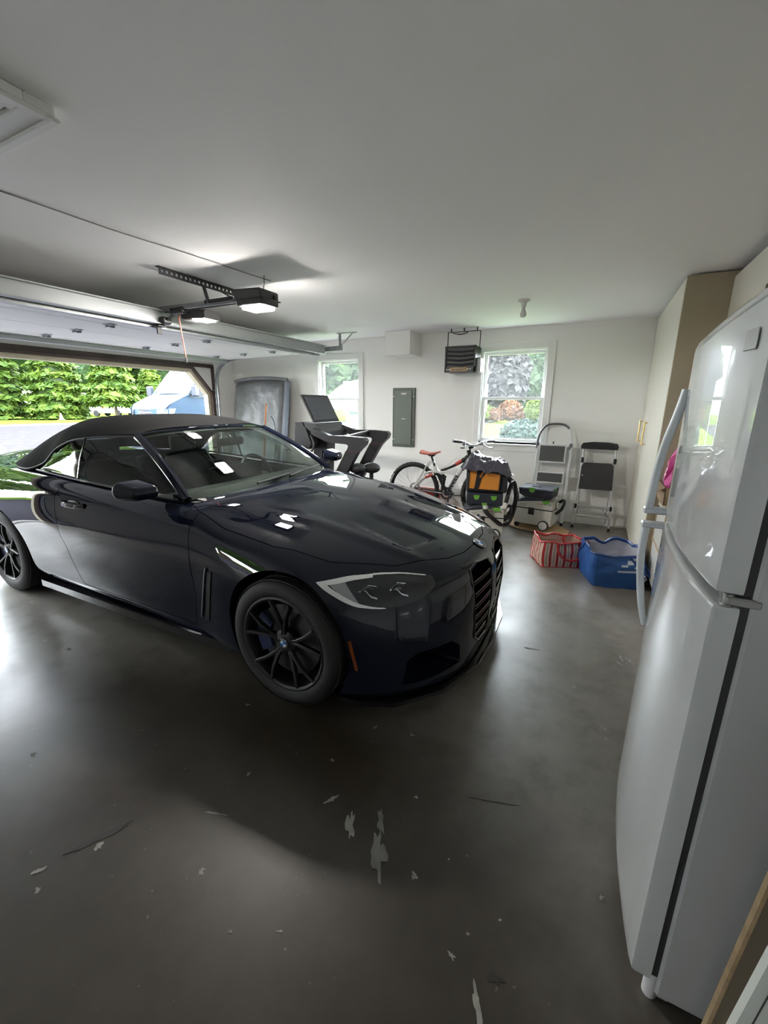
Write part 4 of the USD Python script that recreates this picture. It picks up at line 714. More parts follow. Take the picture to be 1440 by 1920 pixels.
bd = obj('badge', [bx(-1.765, -1.545, hy-.008, hy+.002, hz0+.012, hz0+.020, .002), bx(-1.765, -1.545, hy-.008, hy+.002, hz0+.046, hz0+.054, .002), bx(-1.765, -1.757, hy-.008, hy+.002, hz0+.012, hz0+.054), bx(-1.553, -1.545, hy-.008, hy+.002, hz0+.012, hz0+.054)], M('badge_orange', (.72, .40, .14), .4), uh, False)
obj('badge_plate', bx(-1.757, -1.553, hy-.004, hy+.002, hz0+.020, hz0+.046), M('badge_brown', (.14, .085, .06), .4), bd, False)
for x in (-1.83, -1.79): obj('badge_stripe', bx(x, x+.03, hy-.003, hy+.002, hz0+.028, hz0+.036), M('plate_pale', ()), uh, False)
for x in (-1.53, -1.50): obj('knob', cyl((x, hy, hz0+.033), (x, hy-.012, hz0+.033), .011, 12), M('plate_pale', ()), uh)
obj('junction_box', bx(hx1, hx1+.055, hy+.06, hy+.20, hz0, hz0+.17, .006), M('junction_grey', (.45, .47, .5), .4), uh, False)
obj('hanger', [bar([(hx0-.012, hy+.14, hz1-.10), (hx0-.012, hy+.14, ZC-.045), (hx0-.012, hy+.14, ZC-.044)], .026, .005, (1, 0, 0)), bar([(hx1+.012, hy+.14, hz1-.16), (hx1+.012, hy+.14, ZC-.045), (hx1+.012, hy+.14, ZC-.044)], .026, .005, (1, 0, 0)), bar([(hx0-.014, hy+.14, ZC-.044), (hx1+.014, hy+.14, ZC-.044)], .026, .005)], DARKM, uh, False)
obj('bolt', [cyl((hx1+.005, hy+.14, hz1-.15), (hx1+.03, hy+.14, hz1-.15), .016, 10), cyl((hx0-.03, hy+.14, hz1-.09), (hx0-.005, hy+.14, hz1-.09), .016, 10)], DARKM, uh)
obj('cable', [tube([(hx0+.05, hy+.15, ZC-.05), (hx0+.15, hy+.14, ZC-.075), (hx0+.25, hy+.15, ZC-.05)], .006, 6, smooth=5), cyl((hx0+.2, hy+.14, ZC-.047), (hx0+.2, hy+.14, ZC), .008, 8), cyl((hx0+.03, hy+.14, ZC-.047), (hx0+.03, hy+.14, ZC), .008, 8), cyl((hx1-.03, hy+.14, ZC-.047), (hx1-.03, hy+.14, ZC), .008, 8)], DARKM, uh)
# ---------------------------------------------------------------- refrigerator, cabinets, things by the right wall
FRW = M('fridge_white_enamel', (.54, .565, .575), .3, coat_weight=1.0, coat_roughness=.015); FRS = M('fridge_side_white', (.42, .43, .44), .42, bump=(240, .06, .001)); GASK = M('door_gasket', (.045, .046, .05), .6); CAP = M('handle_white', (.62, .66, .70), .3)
fr = thing('refrigerator', 'white top-freezer refrigerator with curved doors at the right edge', 'refrigerator')
FY0, FY1, FX, FT = .945, 1.625, .303, 1.680
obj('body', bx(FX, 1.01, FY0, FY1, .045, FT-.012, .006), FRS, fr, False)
obj('gasket', [bx(.285, FX+.002, FY0+.008, FY1-.008, .10, 1.128), bx(.285, FX+.002, FY0+.008, FY1-.008, 1.148, FT-.02)], GASK, fr, False)
def outline(n=26, ins=0.0):
    """door plan: bowed front with rounded edges, counter-clockwise"""
    ys = np.linspace(FY1-ins, FY0+ins, n); yc = (FY0+FY1)/2; hw = (FY1-FY0)/2; f = [( .243-.021*(1-((y-yc)/hw)**2)+ins, y) for y in ys]
    r = .009; a = [(f[0][0]+r*(1-math.cos(t)), f[0][1]+0) for t in (0,)]
    f[0] = (f[0][0]+.010, f[0][1]); f[-1] = (f[-1][0]+.010, f[-1][1]); f.insert(1, (f[0][0]-.008, f[0][1]-.003)); f.insert(-1, (f[-1][0]-.008, f[-1][1]+.003))
    return [(.2875, FY1-ins)]+f+[(.2875, FY0+ins)]
def fr_door(z0, z1, crown=0.0):
    lv = [(z0, .010), (z0+.004, .003), (z0+.012, 0)]+[(z, 0) for z in np.linspace(z0+.05, z1-.05, 8)]
    lv += [(z1-.012, 0), (z1-.004, .003), (z1, .010)] if not crown else [(z1-.030, 0), (z1-.027, .0025), (z1-.024, .0), (z1-.012, .002), (z1-.004, .009), (z1, .022)]
    R = np.array([[(x, y, z+(.030*np.clip((1.40-y)/.42, 0, 1)**1.3*np.clip((z-1.40)/.22, 0, 1) if crown else 0)) for x, y in outline(26, i)] for z, i in lv]); m = grid(np.concatenate([R, R[:, :1]], 1))
    caps = []
    for k in (0, -1):
        n = R.shape[1]; c = R[k].mean(0); V = np.vstack([R[k], c]); F = [(i, (i+1) % n, n) for i in range(n)]; caps.append(trimesh.Trimesh(V, F if k else [f[::-1] for f in F], process=False))
    m = trimesh.util.concatenate([m]+caps); m.merge_vertices(); m.fix_normals(); return m
d1 = obj('freezer_door', fr_door(1.148, FT, 1), FRW, fr, 35); d2 = obj('fridge_door', fr_door(.088, 1.126), FRW, fr, 35)
def handle(path, par):
    P = np.array(path); t = np.linspace(0, 1, len(P)); P = PchipInterpolator(t, P)(np.linspace(0, 1, 24)); V = np.array([(x, 1.592, z) for x, z in P])
    obj('handle', bar(V, .030, .022, (1, 0, 0)), CAP, par, 60)
handle([(.236, 1.545), (.224, 1.47), (.206, 1.38), (.195, 1.28), (.191, 1.162)], d1); handle([(.191, 1.118), (.190, 1.02), (.203, .90), (.222, .80), (.236, .755)], d2)
obj('handle_foot', bx(.176, .262, 1.574, 1.612, 1.152, 1.172, .004), CAP, d1, False); obj('handle_foot', bx(.176, .262, 1.574, 1.612, 1.104, 1.122, .004), CAP, d2, False)
obj('hinge', [bx(.262, .318, FY0-.002, FY0+.05, 1.1285, 1.1455, .003), cyl((.268, FY0+.012, 1.124), (.268, FY0+.012, 1.150), .011, 14)], M('hinge_metal', (.34, .34, .34), .3, .8), fr)
obj('badge', bx(.2315, .2345, .985, 1.030, 1.596, 1.632, .001).apply_transform(trimesh.transformations.rotation_matrix(math.radians(8), (0, 0, 1), (.233, 1.0, 1.6))), M('badge_grey', (.40, .41, .41), .3, .3), d1, False)
obj('foot_grille', bx(.30, .34, FY0+.02, FY1-.02, .012, .082, .004), M('grille_grey', (.25, .25, .25), .5), fr, False)
for y in (FY0+.035, FY1-.035): obj('foot', [cyl((.300, y, 0), (.300, y, .082), .017, 16), bx(.278, .315, y-.014, y+.014, .058, .086, .004)], M('foot_white', (.6, .6, .62), .4), fr)
obj('back_foot', [cyl((.95, y, 0), (.95, y, .05), .02, 12) for y in (FY0+.05,)], GASK, fr)
# tall cabinet with brass bar handles
CABP = M('cabinet_cream', (.70, .67, .58), .42); CABS = M('cabinet_side_tan', (.40, .34, .245), .55, noise=(2, .06)); BRASS = M('brass', (.78, .58, .26), .28, 1.0); TANW = M('raw_wood_edge', (.46, .33, .19), .6, noise=(20, .2))  # side panel tan is the cream paint with its shade put into the colour
CX, CY = .478, 4.075
tc = thing('tall_cabinet', 'tall cream cabinet with brass bar handles in the back right corner', 'cabinet')
obj('carcass', [bx(CX+.022, XR-.002, CY+.004, YB-.004, .0, ZC-.012)], CABP, tc, False); obj('side_panel', bx(CX+.004, XR-.002, CY-.012, CY+.004, 0, ZC-.012, .002), CABS, tc, False)
for a, b, hy_ in ((CY+.002, 5.24, 5.10), (5.246, YB-.01, 5.60)):
    d = obj('door', bx(CX, CX+.021, a, b, .04, ZC-.02, .003), CABP, tc, False)
    obj('handle', [cyl((CX-.030, hy_, 1.09), (CX-.030, hy_, 1.33), .008, 12)]+[cyl((CX-.034, hy_, z), (CX+.002, hy_, z), .0055, 10) for z in (1.10, 1.32)], BRASS, d)
# upper cabinets along the right wall
uc = thing('upper_cabinet', 'cream wall cabinet hung under the ceiling above the refrigerator', 'cabinet'); UX = .766
obj('carcass', bx(UX+.02, XR-.002, .70, CY-.014, 1.72, ZC-.055), CABP, uc, False)
for k, (a, b) in enumerate([(.70, 1.80), (1.805, 2.98), (2.985, CY-.016)]):
    d = obj('door', bx(UX, UX+.02, a, b, 1.70, ZC-.05, .003), CABP, uc, False)
    hy_ = b-.08 if k < 2 else a+.18; obj('handle', [bx(UX-.025, UX-.012, hy_-.008, hy_+.008, 2.02, 2.14, .003), bx(UX-.02, UX+.002, hy_-.006, hy_+.006, 2.03, 2.045), bx(UX-.02, UX+.002, hy_-.006, hy_+.006, 2.115, 2.13)], M('handle_brown', (.16, .10, .07), .45), d, False)
# low cabinet between the refrigerator and the tall cabinet
lc = thing('low_cabinet', 'low white cabinet with raw wooden edges behind the refrigerator handle', 'cabinet'); LX = .545; LWH = M('low_cabinet_white', (.62, .61, .57), .5)
obj('carcass', bx(LX+.02, XR-.002, 2.0, CY-.02, .06, .745), LWH, lc, False); obj('worktop', bx(LX-.015, XR-.002, 1.98, CY-.018, .745, .775, .003), TANW, lc, False)
for k, y in enumerate((2.02, 2.52, 3.04, 3.56)):
    y2 = y+.49 if k < 3 else CY-.03
    d = obj('door', bx(LX, LX+.018, y, y2, .10, .735, .002), LWH, lc, False); obj('edge_strip', [bx(LX-.003, LX, y, y+.04, .10, .735), bx(LX-.003, LX, y2-.04, y2, .10, .735), bx(LX-.003, LX, y+.04, y2-.04, .40, .42)], TANW, d, False)
    obj('latch', [bx(LX-.014, LX, y2-.10, y2-.07, .64, .70, .002), bx(LX-.022, LX-.01, y2-.093, y2-.077, .65, .69, .002)], DARKM, d, False)
cb = thing('cardboard_box', 'open brown cardboard box on the low cabinet holding pink paper', 'box', (.665, 3.80, .776)); CARD = M('cardboard', (.30, .21, .125), .8, noise=(12, .1))
obj('wall', [bx(-.15, .15, -.19, -.186, 0, .13), bx(-.15, .15, .186, .19, 0, .13), bx(-.15, -.146, -.19, .19, 0, .13), bx(.146, .15, -.19, .19, 0, .13), bx(-.15, .15, -.19, .19, 0, .004)], CARD, cb, False)
obj('flap', [hull([(-.15, -.19, .13), (-.15, .19, .13), (-.21, -.18, .10), (-.21, .18, .10), (-.153, -.19, .13), (-.213, .18, .10)])], CARD, cb, False)
PINK = M('pink_paper', (.72, .14, .40), .5); PINK2 = M('pale_pink_paper', (.80, .42, .56), .5)
for k, (lab, m, z0, zt, off) in enumerate([('bright pink crumpled gift paper standing in the cardboard box', PINK, .01, .40, 0), ('pale pink sheet of gift paper folded over in the cardboard box', PINK2, .01, .27, 1)]):
    r = np.random.default_rng(90+k); P = np.array([[(-.125+.23*a+.012*r.normal(), -.14+.10*k+.20*b+.012*r.normal(), z0+(zt-z0)*math.sin(PI*(.25+.5*a))*(.55+.45*math.sin(3+5*b+k*2))*1.0+.015*r.normal()+.02) for b in np.linspace(0, 1, 9)] for a in np.linspace(0, 1, 9)]); P[..., 2] = np.maximum(P[..., 2], .012)
    tag(obj('gift_paper', mv(sheet(P, .003), (.655, 3.80, .776)), m, None, 20), lab, 'paper')
# boards leaning at the near side of the refrigerator
pb = thing('leaning_board', 'thin plywood board with a pale raw edge leaning beside the refrigerator', 'board')
obj('board', hull([(x+.058*z, y, z) for x, z in ((.388, 0), (.93, 0), (.388, 1.05), (.93, 1.05)) for y in (.893, .909)]), M('board_dark_face', (.20, .165, .115), .6, noise=(3, .1)), pb, False)
obj('raw_edge', hull([(x+.058*z, y, z) for x, z in ((.3815, 0), (.3885, 0), (.3815, 1.05), (.3885, 1.05)) for y in (.8925, .9095)]), TANW, pb, False)
wp = thing('white_panel', 'white cabinet door panel with a thin groove leaning at the bottom right corner', 'panel')
obj('panel', hull([(x+.085*z, y, z) for x, z in ((.352, 0), (.80, 0), (.352, .98), (.80, .98)) for y in (.782, .803)]), M('panel_white', (.60, .63, .60), .45), wp, False)
obj('groove', hull([(x+.085*z, y, z) for x, z in ((.3705, .05), (.3725, .05), (.3705, .93), (.3725, .93)) for y in (.7808, .7830)]), GASK, wp, False)
obj('finger_pull', rbox(.402, .781, .275, .010, .006, .05, .003), GASK, wp)
# ---------------------------------------------------------------- things along the back wall
BLK = M('black_plastic', (.018, .018, .020), .48); BLK2 = M('black_satin', (.026, .026, .029), .38); GREEN = M('latch_green', (.16, .45, .06), .4); FGREY = M('tool_box_grey', (.60, .59, .54), .45); NAVYP = M('dark_blue_plastic', (.030, .034, .050), .45)
# wrapped panel leaning in the corner
ws_ = thing('wrapped_mattress', 'flat mattress wrapped in crinkled grey plastic leaning in the corner', 'mattress', (-5.14, 5.70, 0))
n1, n2 = 30, 44; A, Bv = np.meshgrid(np.linspace(0, 1, n1), np.linspace(0, 1, n2), indexing='ij')
P = np.stack([-.56+1.12*A, np.zeros_like(A), 1.86*Bv], -1); wr = meshkit.fbm(np.stack([A*5, Bv*9, A*0+3], -1), 4)-.5
edge = np.minimum(np.minimum(A, 1-A), np.minimum(Bv, 1-Bv)); P[..., 1] = -.34*(1-Bv)-.085*sst(edge, 0, .05)+.045*wr*sst(edge, 0, .08)-.04; P[..., 2] += .05*np.sin(A*PI)*Bv-.02*A*Bv; P[..., 0] += .02*(meshkit.fbm(np.stack([A*3, Bv*14, A*0], -1), 3)-.5)
WRAP = M('crinkled_plastic', (.155, .16, .17), .42, noise=(2.2, .25, 5), bump=(7, .55, .03))
obj('cover', sheet(P, .02), WRAP, ws_, 60)
obj('side_band', [hull([(x, y, z) for (x, zz) in ((.555, 0), (.605, 0)) for (y, z) in ((-.46, .01), (-.36, .01), (-.13, 1.84), (-.04, 1.84))])], M('mattress_side_blue_grey', (.13, .145, .18), .5), ws_, False)
obj('top_fold', tube([(-.55, -.10, 1.86), (-.2, -.12, 1.895), (.2, -.10, 1.90), (.58, -.09, 1.865)], .028, 10, smooth=6), WRAP, ws_)
# broom
bm = thing('broom', 'broom with an orange-brown wooden handle leaning in front of the wrapped mattress', 'broom', (-4.60, 5.0, 0))
obj('handle', tube([(.02, -.10, .26), (.0, .12, 1.49)], .0145, 10), M('broom_wood', (.42, .17, .07), .5), bm); obj('block', rbox(.02, -.13, .22, .34, .05, .07, .015), BLK, bm)
obj('bristles', hull([(.02+x*.17, -.13+y*.022, .2) for x in (-1, 1) for y in (-1, 1)]+[(.02+x*.20, -.15+y*.05, .0) for x in (-1, 1) for y in (-1, 1)]), M('bristle_green', (.12, .3, .10), .8, noise=(60, .3)), bm, False)
st2 = thing('thin_rod', 'thin dark rod bent at the top beside the broom', 'rod', (-4.47, 5.06, 0)); obj('rod', tube([(.05, -.12, 0), (.03, -.02, .6), (.02, .06, 1.1), (-.03, .08, 1.25), (-.07, .08, 1.30)], .008, 8, smooth=5), M('rod_grey', (.09, .10, .12), .4, .5), st2)
# treadmill
tm = thing('treadmill', 'black treadmill with a tilted screen and two angled uprights behind the car', 'treadmill')
ST = .20
def arm(y, dz=0):
    up = [(-3.05, 1.245), (-2.80, 1.165), (-2.52, 1.165), (-2.335, 1.155), (-2.31, 1.13), (-2.325, 1.085), (-2.42, 1.00), (-2.57, .76), (-2.86, .30), (-3.0, .30), (-2.705, .76), (-2.545, 1.03), (-2.535, 1.065), (-2.56, 1.085), (-2.82, 1.095), (-3.02, 1.165), (-3.06, 1.19)]
    m = prism(Polygon([(a, b+dz) for a, b in up]).buffer(.006).buffer(-.0), .075, XZ(y+.0375)); return m
for y, dz in ((4.19, -.04), (4.78, 0)):
    u = obj('upright', arm(y, dz), BLK2, tm, False)
    obj('joint_ring', bx(-2.56, -2.395, y-.039, y+.039, 1.000+dz, 1.004+dz), M('joint_red', (.18, .04, .03), .4), u, False); obj('upright_edge', tube([(-2.57, y-.038, 1.0+dz), (-2.72, y-.038, .74+dz), (-2.99, y-.038, .31+dz)], .006, 6), M('edge_olive', (.12, .13, .06), .5), u)
obj('crossbar', [bar([(-2.60, 4.20, 1.118), (-2.60, 4.78, 1.155)], .05, .018)], BLK2, tm); obj('crossbar_trim', bar([(-2.60, 4.20, 1.130), (-2.60, 4.78, 1.168)], .03, .006), M('trim_silver', (.45, .46, .48), .3, .6), tm)
sc_ = obj('screen', hull([(x, y, z) for y in (4.21, 4.77) for x, z in ((-3.225, 1.600), (-3.245, 1.595), (-3.065, 1.275), (-3.045, 1.272))]), BLK2, tm, False)
obj('screen_glass', hull([(x+o, y, z+o*.5) for y in (4.235, 4.745) for x, z in ((-3.206, 1.570), (-3.060, 1.300)) for o in (0.002, .007)]), M('screen_dark', (.065, .07, .085), .3), sc_, False)
obj('console', hull([(x, y, z) for y in (4.20, 4.78) for x, z in ((-3.22, 1.275), (-3.03, 1.265), (-2.93, 1.17), (-2.93, 1.10), (-3.0, 1.10), (-3.20, 1.23))]), M('console_grey', (.030, .031, .034), .45), tm, False)
obj('console_back', hull([(x, y, z) for y in (4.20, 4.42) for x, z in ((-3.325, 1.27), (-3.20, 1.27), (-3.10, 1.02), (-3.14, .95), (-3.36, .96))]), BLK, tm, False)
obj('cable', tube([(-3.10, 4.20, 1.12), (-3.04, 4.17, 1.02), (-3.06, 4.16, .94), (-3.13, 4.17, .93), (-3.20, 4.19, .97)], .012, 8, smooth=6), BLK, tm)
obj('mast', hull([(x, y, z) for y in (4.40, 4.58) for x, z in ((-3.18, 1.20), (-2.98, 1.20), (-3.06, .30), (-3.26, .30))]), BLK2, tm, False)
obj('motor_cover', hull([(x, y, z) for y in (4.15, 4.82) for x, z in ((-3.30, .02), (-3.26, .27), (-3.0, .33), (-2.72, .26), (-2.70, .06))]), BLK2, tm, False)
obj('deck', rbox(-2.12, 4.485, .155, 1.25, .66, .09, .02), BLK, tm); obj('belt', bx(-2.72, -1.53, 4.24, 4.73, .198, .204), M('belt_black', (.03, .03, .03), .7), tm, False); obj('rear_foot', [rbox(-1.55, 4.485, .055, .1, .6, .11, .02)], BLK, tm)
for y in (4.18, 4.79): obj('side_rail', rbox(-2.12, y, .19, 1.22, .08, .04, .012), M('rail_grey', (.10, .10, .105), .4), tm)
for x, y, z, s in ((-2.505, 4.30, .745, 1), (-2.40, 4.46, .735, 1.05)):
    m = trimesh.creation.icosphere(3, 1.0); m.vertices *= [.105*s, .10, .062*s]; m.apply_translation((x, y, z)); pdp = obj('grip_pad', m, M('foam_black', (.02, .02, .022), .65), tm, True)
    obj('pad_post', cyl((x, y, .19), (x, y, z), .025, 10), BLK, pdp)
# mountain bike
bk = thing('mountain_bike', 'black and white full suspension mountain bike with a red saddle against the back wall', 'bicycle', (0, 5.22, 0)); WH = M('bike_white', (.68, .68, .66), .3, coat_weight=.4); BBK = M('bike_black', (.02, .02, .022), .3, coat_weight=.4); RED = M('bike_red', (.50, .05, .035), .4); TYR = M('bike_tyre', (.02, .02, .02), .8); SIL = M('bike_silver', (.55, .56, .60), .3, .9)
RW, FW = np.array([-2.145, .365]), np.array([-1.11, .365])
def V3(p, y=0.0): return np.array([p[0], y, p[1]])
def bwheel(c, rot=0.0):
    def tr(m): m = to_tm(m).copy(); m.apply_transform(trimesh.transformations.rotation_matrix(PI/2, (1, 0, 0))); m.apply_transform(trimesh.transformations.rotation_matrix(math.radians(rot), (0, 0, 1))); m.apply_translation(V3(c)); return m
    rr = .318; w = obj('wheel', tr(lathe([(rr+.026*math.cos(a)*.0+(-.012 if abs(math.sin(a)) < .5 and math.cos(a) < 0 else .010)*1.0, .013*math.sin(a)) for a in np.linspace(0, 2*PI, 9)[:-1]]+[], 48, True)), BBK, bk)
    obj('tyre', tr(lathe([(rr+.024+.026*math.cos(a), .027*math.sin(a)) for a in np.linspace(0, 2*PI, 15)[:-1]], 64, True)), TYR, w)
    knobs = []
    for k in range(72):
        a = 2*PI*k/72; m = trimesh.creation.box((.007, .012, .010)); m.apply_translation((rr+.049, 0, .010*(1 if k % 2 else -1))); m.apply_transform(trimesh.transformations.rotation_matrix(a, (0, 0, 1))); knobs.append(tr(m))
    obj('tread', cat(knobs), TYR, w, False, kind='stuff')
    sp = []
    for k in range(28):
        a = 2*PI*k/28; b = a+(.55 if k % 4 < 2 else -.55); s = 1 if k % 2 else -1; sp.append(tr(tube([(.026*math.cos(b), .026*math.sin(b), .026*s), (rr*math.cos(a), rr*math.sin(a), 0)], .0011, 4)))
    obj('spokes', cat(sp), SIL, w, kind='stuff'); obj('hub', tr(lathe([(.0, -.05), (.012, -.05), (.014, -.034), (.03, -.03), (.03, -.022), (.014, -.018), (.014, .018), (.03, .022), (.03, .03), (.012, .05), (0, .05)], 20)), BBK, w)
    obj('disc_rotor', tr(lathe([(.055, -.042), (.08, -.042), (.08, -.040), (.055, -.040)], 30, True)), SIL, w)
    q = [(.300*math.cos(t), .300*math.sin(t)) for t in np.linspace(2.7, 3.4, 7)]+[(.330*math.cos(t), .330*math.sin(t)) for t in np.linspace(3.4, 2.7, 7)]
    return w
bwheel(RW); bwheel(FW)
obj('wheel_decal', [tube([(RW[0]+.345*math.cos(t), -.024, RW[1]+.345*math.sin(t)) for t in np.linspace(2.55, 2.95, 6)], .005, 5)], WH, bk)
T3 = lambda P, y=0: [(p[0], y, p[1]) for p in P]
obj('head_tube', tube(T3([(-1.365, .80), (-1.405, .935)]), .030, 14), BBK, bk)
dt = obj('down_tube', tube(T3([(-1.385, .83), (-1.43, .755), (-1.50, .66), (-1.56, .55), (-1.66, .36)]), [.042, .036, .030, .028, .026], 12, smooth=6), BBK, bk)
obj('frame_lettering', [bar([(-1.513+.002*k-.0325*k*.56, -.033, .615-.045*k), (-1.528-.0325*k*.56, -.033, .615-.045*k-.020)], .004, .020, (0, 1, 0)) for k in range(5)]+[bar([(-1.500-.0182*k, -.033, .62-.045*k), (-1.535-.0182*k, -.033, .612-.045*k)], .004, .007, (0, 1, 0)) for k in range(5)], WH, dt)
obj('down_tube_panel', tube(T3([(-1.475, .70), (-1.535, .60)], -.004), .031, 10), WH, bk)
obj('top_tube', tube(T3([(-1.39, .86), (-1.47, .80), (-1.60, .715), (-1.76, .645)]), [.034, .028, .017, .015], 12, smooth=6), BBK, bk); obj('top_tube_accent', tube(T3([(-1.48, .796), (-1.56, .742)], -.003), .0255, 10), RED, bk)
obj('seat_tube', tube(T3([(-1.845, .70), (-1.825, .64), (-1.79, .61), (-1.72, .63)]), [.026, .034, .036, .020], 12, smooth=6), WH, bk); obj('seat_tube', tube(T3([(-1.80, .60), (-1.72, .44), (-1.665, .355)]), .024, 12), BBK, bk)
obj('seat_post', tube(T3([(-1.90, .825), (-1.835, .66)]), .0155, 12), BBK, bk); obj('seat_collar', tube(T3([(-1.875, .765), (-1.862, .735)]), .019, 12), SIL, bk)
sd = np.array([[(-2.045+.27*a, .075*b*(1-.80*a**1.2), .895-.035*a*(1-a)*4*.6-.025*b*b*(1-a)-.012*a+.012*(a-.0)**3) for b in np.linspace(-1, 1, 9)] for a in np.linspace(0, 1, 14)]); sdl = obj('saddle', sheet(sd, .022), M('saddle_red', (.62, .22, .18), .5), bk, 60)
obj('saddle_base', hull([(-1.97, y, .862) for y in (-.03, .03)]+[(-1.83, y, .862) for y in (-.02, .02)]+[(-1.93, y, .825) for y in (-.015, .015)]+[(-1.87, y, .825) for y in (-.015, .015)]), BBK, sdl)
for y in (-.05, .05):
    obj('seat_stay', tube([(-1.815, y*.7, .62), (-1.90, y, .625), (-1.955, y*1.1, .60)], .013, 8, smooth=4), WH, bk); obj('upper_stay', tube([(-1.90, y, .775), (-1.955, y, .69), (-2.0, y*1.2, .60), (-2.145, y*1.3, .37)], .010, 8, smooth=4), WH, bk)
    obj('chain_stay', tube([(-1.84, y, .602), (-1.99, y*1.2, .535), (-2.145, y*1.35, .365)], [.020, .017, .012], 8, smooth=4), WH, bk); obj('stay_accent', tube([(-1.855, y*1.02, .597), (-1.955, y*1.12, .553)], .0215, 8), RED, bk); obj('lower_stay', tube([(-1.70, y, .35), (-1.9, y*1.2, .36), (-2.145, y*1.35, .365)], .012, 8), BBK, bk)
    obj('fork_leg', tube([(FW[0], y*1.25, FW[1]), (-1.215, y*1.25, .60), (-1.335, y*1.15, .80)], [.018, .020, .016], 10), WH, bk)
lk = obj('rocker_link', [bar([(-1.85, s*.04, .60), (-1.78, s*.04, .595), (-1.70, s*.04, .55)], .010, .035, (0, 0, 1)) for s in (-1, 1)], BBK, bk); obj('link_bolt', cyl((-1.865, -.055, .603), (-1.865, .055, .603), .018, 14), SIL, bk)
obj('shock', [tube(T3([(-1.71, .55), (-1.735, .40)]), .023, 12), tube(T3([(-1.705, .57), (-1.71, .52)]), .012, 8)], BBK, bk)
obj('fork_crown', rbox(-1.345, 0, .80, .06, .15, .035, .012), BBK, bk)
obj('stem', bar([(-1.40, 0, .955), (-1.345, 0, .985)], .04, .035), BBK, bk)
hb = obj('handlebar', tube([(-1.52, -.30, 1.065), (-1.43, -.14, 1.04), (-1.345, 0, .992), (-1.25, .14, 1.03), (-1.16, .30, 1.035)], .0155, 10, smooth=5), SIL, bk)
for p, q in (((-1.52, -.30, 1.065), (-1.455, -.19, 1.050)), ((-1.16, .30, 1.035), (-1.22, .19, 1.035))): obj('grip', tube([p, q], .019, 12), BBK, hb)
for p in (((-1.44, -.15, 1.03), (-1.40, -.20, .985), (-1.44, -.27, .985)), ((-1.26, .12, 1.01), (-1.20, .14, .965), (-1.16, .22, .96))): obj('brake_lever', tube(p, .008, 8, smooth=4), BBK if p[0][1] < 0 else SIL, hb)
obj('brake_clamp', [rbox(-1.43, -.14, 1.03, .045, .05, .05, .012), rbox(-1.27, .11, 1.015, .05, .05, .05, .012)], SIL, hb)
for k, P in enumerate([[(-1.40, -.17, .99), (-1.28, -.12, 1.01), (-1.25, -.05, .90), (-1.33, -.02, .82), (-1.38, .0, .80)], [(-1.22, .15, .99), (-1.20, .05, 1.04), (-1.24, -.03, .92), (-1.33, .02, .78)], [(-1.44, -.03, .84), (-1.55, -.04, .82), (-1.66, -.03, .73), (-1.78, -.03, .66)]]): obj('cable', tube(P, .0032, 6, smooth=7), M('cable_pale', (.5, .5, .5), .5), bk)
obj('bottom_bracket', cyl((-1.66, -.05, .355), (-1.66, .05, .355), .032, 16), BBK, bk); cw = obj('chainring', mv(lathe([(.06, -.003), (.085, -.003), (.085, .003), (.06, .003)], 40, True), (-1.66, -.045, .355), (90, 0, 0)), BBK, bk)
obj('crank', bar([(-1.66, -.065, .355), (-1.50, -.07, .365)], .016, .03), BBK, cw); obj('pedal', rbox(-1.49, -.12, .368, .09, .09, .022, .008), BBK, cw)
obj('crank', bar([(-1.66, .065, .355), (-1.82, .07, .345)], .016, .03), BBK, cw); obj('pedal', rbox(-1.83, .12, .345, .09, .09, .022, .008), BBK, cw)
ks = obj('kickstand', tube([(-1.66, .05, .34), (-1.72, .22, .01)], .009, 8), BBK, bk)
dr2 = thing('red_bin', 'red plastic tray on the floor behind the bike rear wheel', 'tray', (-2.12, 5.52, 0)); obj('tray', [bx(-.22, .22, -.12, -.11, .0, .30), bx(-.22, .22, .11, .12, 0, .30), bx(-.22, -.21, -.12, .12, 0, .30), bx(.21, .22, -.12, .12, 0, .30), bx(-.22, .22, -.12, .12, 0, .01)], RED, dr2, False); obj('rim', [bx(-.24, .24, -.14, -.12,   .285, .305, .004), bx(-.24, .24, .12, .14,   .285, .305, .004), bx(-.24, -.22, -.14, .14,   .285, .305, .004), bx(.22, .24, -.14, .14,   .285, .305, .004)], RED, dr2, False)
